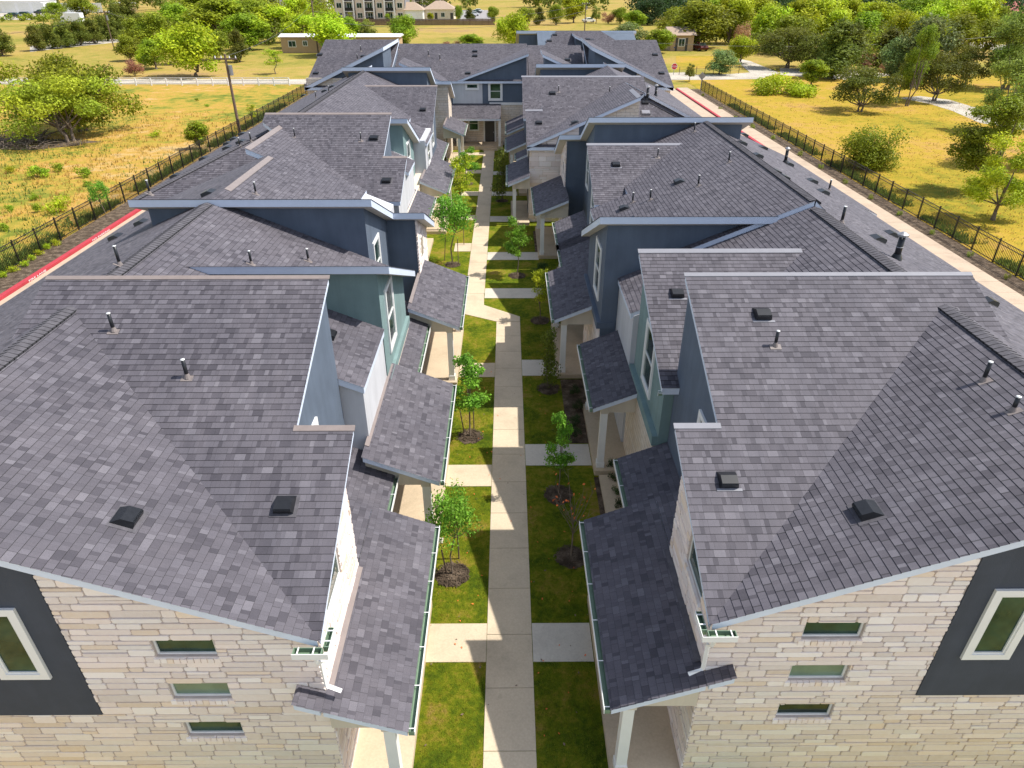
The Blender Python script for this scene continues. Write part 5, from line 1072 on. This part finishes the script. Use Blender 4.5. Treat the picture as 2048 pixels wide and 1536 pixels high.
# splash block and valve box
p=G(1203,944); mb=MB(); mb.box(p.x-.16,p.x+.12,p.y-.12,p.y+.12,.02,.09,'white_concrete'); mb.box(p.x-.17,p.x+.13,p.y+.1205,p.y+.14,.02,.13,'white_concrete'); tag(mb.build('splash_block'),'pale concrete splash block at the foot of the right downspout','splash block')
p=G(878,1083); mb=MB(); mb.box(p.x-.12,p.x+.12,p.y-.1,p.y+.1,0,.05,'white_concrete'); mb.box(p.x-.08,p.x+.08,p.y-.06,p.y+.06,.051,.056,'grey_metal'); tag(mb.build('drain_box'),'small white drain box in the left lawn under the porch gutter','drain')
# ------------------------------------------------------------------ vehicles
def car(u,v,rz,paint,label,name='parked_car',k=1.0):
    p=G(u,v); b=empty(name,(p.x,p.y,0),label,'car','parked vehicles'); M=Matrix.Translation(p)@Matrix.Rotation(rz,4,'Z')@Matrix.Scale(k,4)
    prof=[(-2.2,.35),(-2.25,.75),(-2.1,.98),(-1.35,1.05),(-.75,1.48),(.9,1.5),(1.55,1.05),(2.1,.95),(2.25,.7),(2.2,.35)]
    mb=MB(); L=[M@Vector((x,-.86 if z<1.1 else -.68,z)) for x,z in prof]; Rr=[M@Vector((x,.86 if z<1.1 else .68,z)) for x,z in prof]; mb.face(L,paint); mb.face(list(reversed(Rr)),paint)
    for i in range(len(prof)): j=(i+1)%len(prof); mb.face([L[j],L[i],Rr[i],Rr[j]],paint)
    mb.build('body',b)
    for sg in (-1,1):
        g=MB(); P=[(-1.15,1.08),(-.7,1.42),(.85,1.44),(1.35,1.08)]; q=[M@Vector((x,sg*(.875 if z<1.1 else .72),z)) for x,z in P]; g.face(q if sg<0 else list(reversed(q)),'glass'); g.build('side_window',b)
        for xx in (-1.35,1.4):
            w_=MB(); c=M@Vector((xx,sg*.70,.33)); d=M@Vector((xx,sg*.89,.33)); w_.tube([c,d],.33*k,'rubber',14); o=w_.build('wheel',b); r_=MB(); r_.tube([d,M@Vector((xx,sg*.90,.33))],.19*k,'grey_metal',12); r_.build('rim',o)
    for x0,z0,x1,z1 in ((-1.37,1.07,-.8,1.46),(1.53,1.07,.95,1.47)):
        g=MB(); e=.012*(1 if x0>0 else -1); q=[M@Vector((x0+e,-.7,z0+.01)),M@Vector((x0+e,.7,z0+.01)),M@Vector((x1+e,.6,z1+.01)),M@Vector((x1+e,-.6,z1+.01))]; g.face(q if x0>0 else list(reversed(q)),'glass'); g.build('windshield',b)
    for sg in (-1,1):
        g=MB(); q0=M@Vector((2.2,sg*.6,.78)); q1=M@Vector((2.27,sg*.6,.78)); g.tube([q0,q1],.12*k,'white_metal',8); g.build('headlight',b)
car(1349,100,R(95),'car_blue','blue parked car at the left end of the tan house'); car(1400,101,R(100),'car_maroon','dark maroon parked car right of the tan house'); car(1177,45,R(20),'car_white','white car beyond the pole on the gold field')
for i,(u,v,c,l) in enumerate(((940,36,'car_dark','dark car in the far lot, nearest the fence'),(948,32,'car_white','white car in the far lot, second up'),(952,28,'car_dark','dark car in the far lot, third up'),(956,25,'car_white','white car in the far lot, farthest up'))): car(u,v,R(10),c,l)
for i,(u,v,c,l) in enumerate(((28,36,'car_dark','dark trailer-sized car before the white storage building, left one'),(50,34,'car_dark','dark parked car before the white storage building, middle one'),(85,29,'car_dark','dark parked car before the white storage building, right one'))): car(u,v,R(5),c,l,k=1.25)
p=G(150,49); b=empty('box_truck',(p.x,p.y,0),'white box truck parked behind the cedar row','truck','parked vehicles'); mb=MB(); mb.box(p.x-2.2,p.x+3.0,p.y-1.2,p.y+1.2,.8,3.4,'white_metal'); mb.build('cargo_box',b); mb=MB()
mb.hexa([Vector(q) for q in ((p.x-4.2,p.y-1.1,.6),(p.x-2.21,p.y-1.1,.6),(p.x-2.21,p.y+1.1,.6),(p.x-4.2,p.y+1.1,.6),(p.x-3.4,p.y-1.0,2.3),(p.x-2.21,p.y-1.0,2.5),(p.x-2.21,p.y+1.0,2.5),(p.x-3.4,p.y+1.0,2.3))],'white_metal'); mb.build('cab',b); mb=MB(); mb.box(p.x-3.3,p.x-2.4,p.y-1.13,p.y-1.10,1.5,2.1,'glass'); mb.build('side_window',b)
for xx in (-3.2,1.6):
    w_=MB(); w_.tube([(p.x+xx,p.y-1.15,.5),(p.x+xx,p.y-.8,.5)],.5,'rubber',12); w_.build('wheel',b)
# ------------------------------------------------------------------ houses beyond
def house(name,label,cat,x0,x1,y0,y1,h,wallm,roofm,kind='hip',rh=2.2,oh=.6,wins=(),doors=(),trim='trim_white',rr=None):
    b=empty(name,((x0+x1)/2,y0,0),label,cat); mb=MB(); mb.box(x0,x1,y0,y1,0,h,wallm); mb.build('wall',b); r=MB(); a,c,d,e=x0-oh,x1+oh,y0-oh,y1+oh; ym=(y0+y1)/2; k=min((y1-y0)/2,(x1-x0)/2)*.9 if kind=='hip' else -oh*.2
    z=h+.02; A=[Vector(q) for q in ((a,d,z),(c,d,z),(c,e,z),(a,e,z))]; T1,T2=Vector((a+k,ym,z+rh)),Vector((c-k,ym,z+rh))
    r.face([A[0],A[1],T2,T1],roofm); r.face([A[2],A[3],T1,T2],roofm); r.face([A[1],A[2],T2],roofm); r.face([A[3],A[0],T1],roofm); r.face([A[3],A[2],A[1],A[0]],trim); r.build('roof',b)
    for (u0,u1,z0,z1) in wins:
        w_=MB(); w_.box(u0-.12,u1+.12,y0-.06,y0-.001,z0-.12,z1+.12,trim); o=w_.build('window',b); g=MB(); g.box(u0,(u0+u1)/2-.04,y0-.09,y0-.061,z0,z1,'glass'); g.box((u0+u1)/2+.04,u1,y0-.09,y0-.061,z0,z1,'glass'); g.build('pane',o)
    for (u0,u1,z1,dm) in doors:
        w_=MB(); w_.box(u0,u1,y0-.05,y0-.001,0,z1,dm); w_.build('door',b)
    return b
a=G(565,106); c=G(800,106)
mh=house('mobile_home','long tan mobile home with a white metal roof behind the yellow-green trees','mobile home',a.x,c.x,a.y,a.y+5,3.0,'tan_siding','white_metal','gable',.45,.4,wins=[(a.x+1.6,a.x+3.0,1.2,2.2),(a.x+4.6,a.x+5.4,1.4,2.2),(a.x+12,a.x+13.4,1.2,2.2),(a.x+20,a.x+21.5,1.2,2.2)],doors=[(a.x+9,a.x+10,2.2,'white_metal')])
a=G(1340,102); c=G(1385,102); house('tan_house','small tan house with dark shutters behind the blue car','house',a.x,c.x,a.y,a.y+8,3.0,'tan_siding','tan_roof','gable',1.4,.5,wins=[(a.x+1.7,a.x+2.9,1.0,2.3)],doors=[(a.x+1.0,a.x+1.45,2.5,'door_dark'),(a.x+3.1,a.x+3.6,2.5,'door_dark')])
a=G(1985,46); c=G(2075,46); house('red_roof_house','house with a red-brown hipped roof at the top right corner','house',a.x,c.x+6,a.y,a.y+14,3.0,'tan_siding','red_roof','hip',3.2,.8)
a=G(0,26); c=G(112,24); sb=house('storage_building','long white storage building with roll-up doors at the top left','storage building',a.x-20,c.x,a.y,a.y+12,4.6,'white_metal','white_metal','gable',.9,.4,doors=[(a.x-10+i*6.2,a.x-5+i*6.2,3.8,'rust_white') for i in range(9)])
a=G(346,28); c=G(386,27); house('white_mobile_home','small white mobile home with a grey roof behind the trees','mobile home',a.x,c.x,a.y,a.y+5,3.2,'white_metal','grey_siding','gable',.6,.5,wins=[(a.x+2,a.x+3.4,1.2,2.2)])
a=G(232,24); c=G(262,24); house('open_shed','pale open shed beside the track at the top left','shed',a.x,c.x,a.y,a.y+6,3.2,'tan_siding','white_metal','gable',.6,.5,doors=[(a.x+1,a.x+4,2.6,'door_dark')])
def apartment(u0,u1,v,h,label,bays,tint='grey_siding'):
    a=G(u0,v); c=G(u1,v); y=a.y; W=c.x-a.x; b=empty('apartment_house',((a.x+c.x)/2,y,0),label,'apartment house'); mb=MB(); mb.box(a.x,c.x,y,y+14,0,h,tint); mb.build('wall',b)
    n=bays; r=MB(); r.box(a.x-.8,c.x+.8,y-.8,y+15,h+.01,h+.4,'white_metal'); r.hexa([Vector(q) for q in ((a.x-.7,y-.7,h+.41),(c.x+.7,y-.7,h+.41),(c.x+.7,y+14.8,h+.41),(a.x-.7,y+14.8,h+.41),(a.x+5,y+6,h+2.6),(c.x-5,y+6,h+2.6),(c.x-5,y+8,h+2.6),(a.x+5,y+8,h+2.6))],'tan_roof'); r.build('roof',b)
    for i in range(n):
        x=a.x+W*(i+.5)/n; w_=W/n
        if i%2==0:
            s_=MB(); s_.box(x-w_*.42,x+w_*.42,y-.5,y-.001,0,h-.3,'stone_block'); s_.build('stone_bay',b)
        yy=y-.5 if i%2==0 else y
        for z in (1.0,4.1,7.2):
            if z+1.6>h: continue
            f=MB(); f.box(x-.95,x+.95,yy-.07,yy-.001,z-.1,z+1.6,'trim_white'); o=f.build('window',b); g=MB(); g.box(x-.82,x-.05,yy-.1,yy-.071,z,z+1.5,'glass'); g.box(x+.05,x+.82,yy-.1,yy-.071,z,z+1.5,'glass'); g.build('pane',o)
            if i%2==1:
                k=MB(); k.box(x-w_*.48,x+w_*.48,y-1.6,y-.001,z+1.95,z+2.1,'rust_white'); o=k.build('balcony',b); k=MB(); k.box(x-w_*.48,x+w_*.48,y-1.62,y-1.56,z-.9,z+.1,'black_iron'); k.build('railing',o)
        if i%2==1:
            for sg in (-1,1):
                c_=MB(); c_.box(x+sg*w_*.47-.22,x+sg*w_*.47+.22,y-1.9,y-1.63,0,h,'trim_white'); c_.build('column',b)
    return b
apartment(672,812,42,9.0,'grey apartment house with stone bays and white balcony columns',7); apartment(484,560,22,9.5,'left grey apartment house half hidden by trees',4); apartment(590,655,18,9.5,'pale apartment house left of the stone-bayed one',3,'rust_white'); apartment(812,882,16,10.0,'grey apartment house behind the tan-roofed garages',4,'grey_siding')
a=G(786,42); c=G(846,42); house('garage','grey garage with white doors and tan hipped roof before the apartments','garage',a.x,c.x,a.y,a.y+8,3.4,'rust_white','tan_roof','hip',2.4,.6,doors=[(a.x+1,a.x+4.2,2.6,'white_metal'),(a.x+5,a.x+8.2,2.6,'white_metal')])
a=G(850,40); c=G(908,40); house('clubhouse','low stone clubhouse with a tan hipped roof beside the parking lot','clubhouse',a.x,c.x,a.y,a.y+10,3.4,'stone_block','tan_roof','hip',2.6,.7,wins=[(a.x+1.2,a.x+2.4,1,2.3),(a.x+6,a.x+7.2,1,2.3)],doors=[(a.x+3.6,a.x+4.6,2.3,'door_dark'),(a.x+9.3,a.x+10.3,2.3,'door_dark')])
print('scene done')
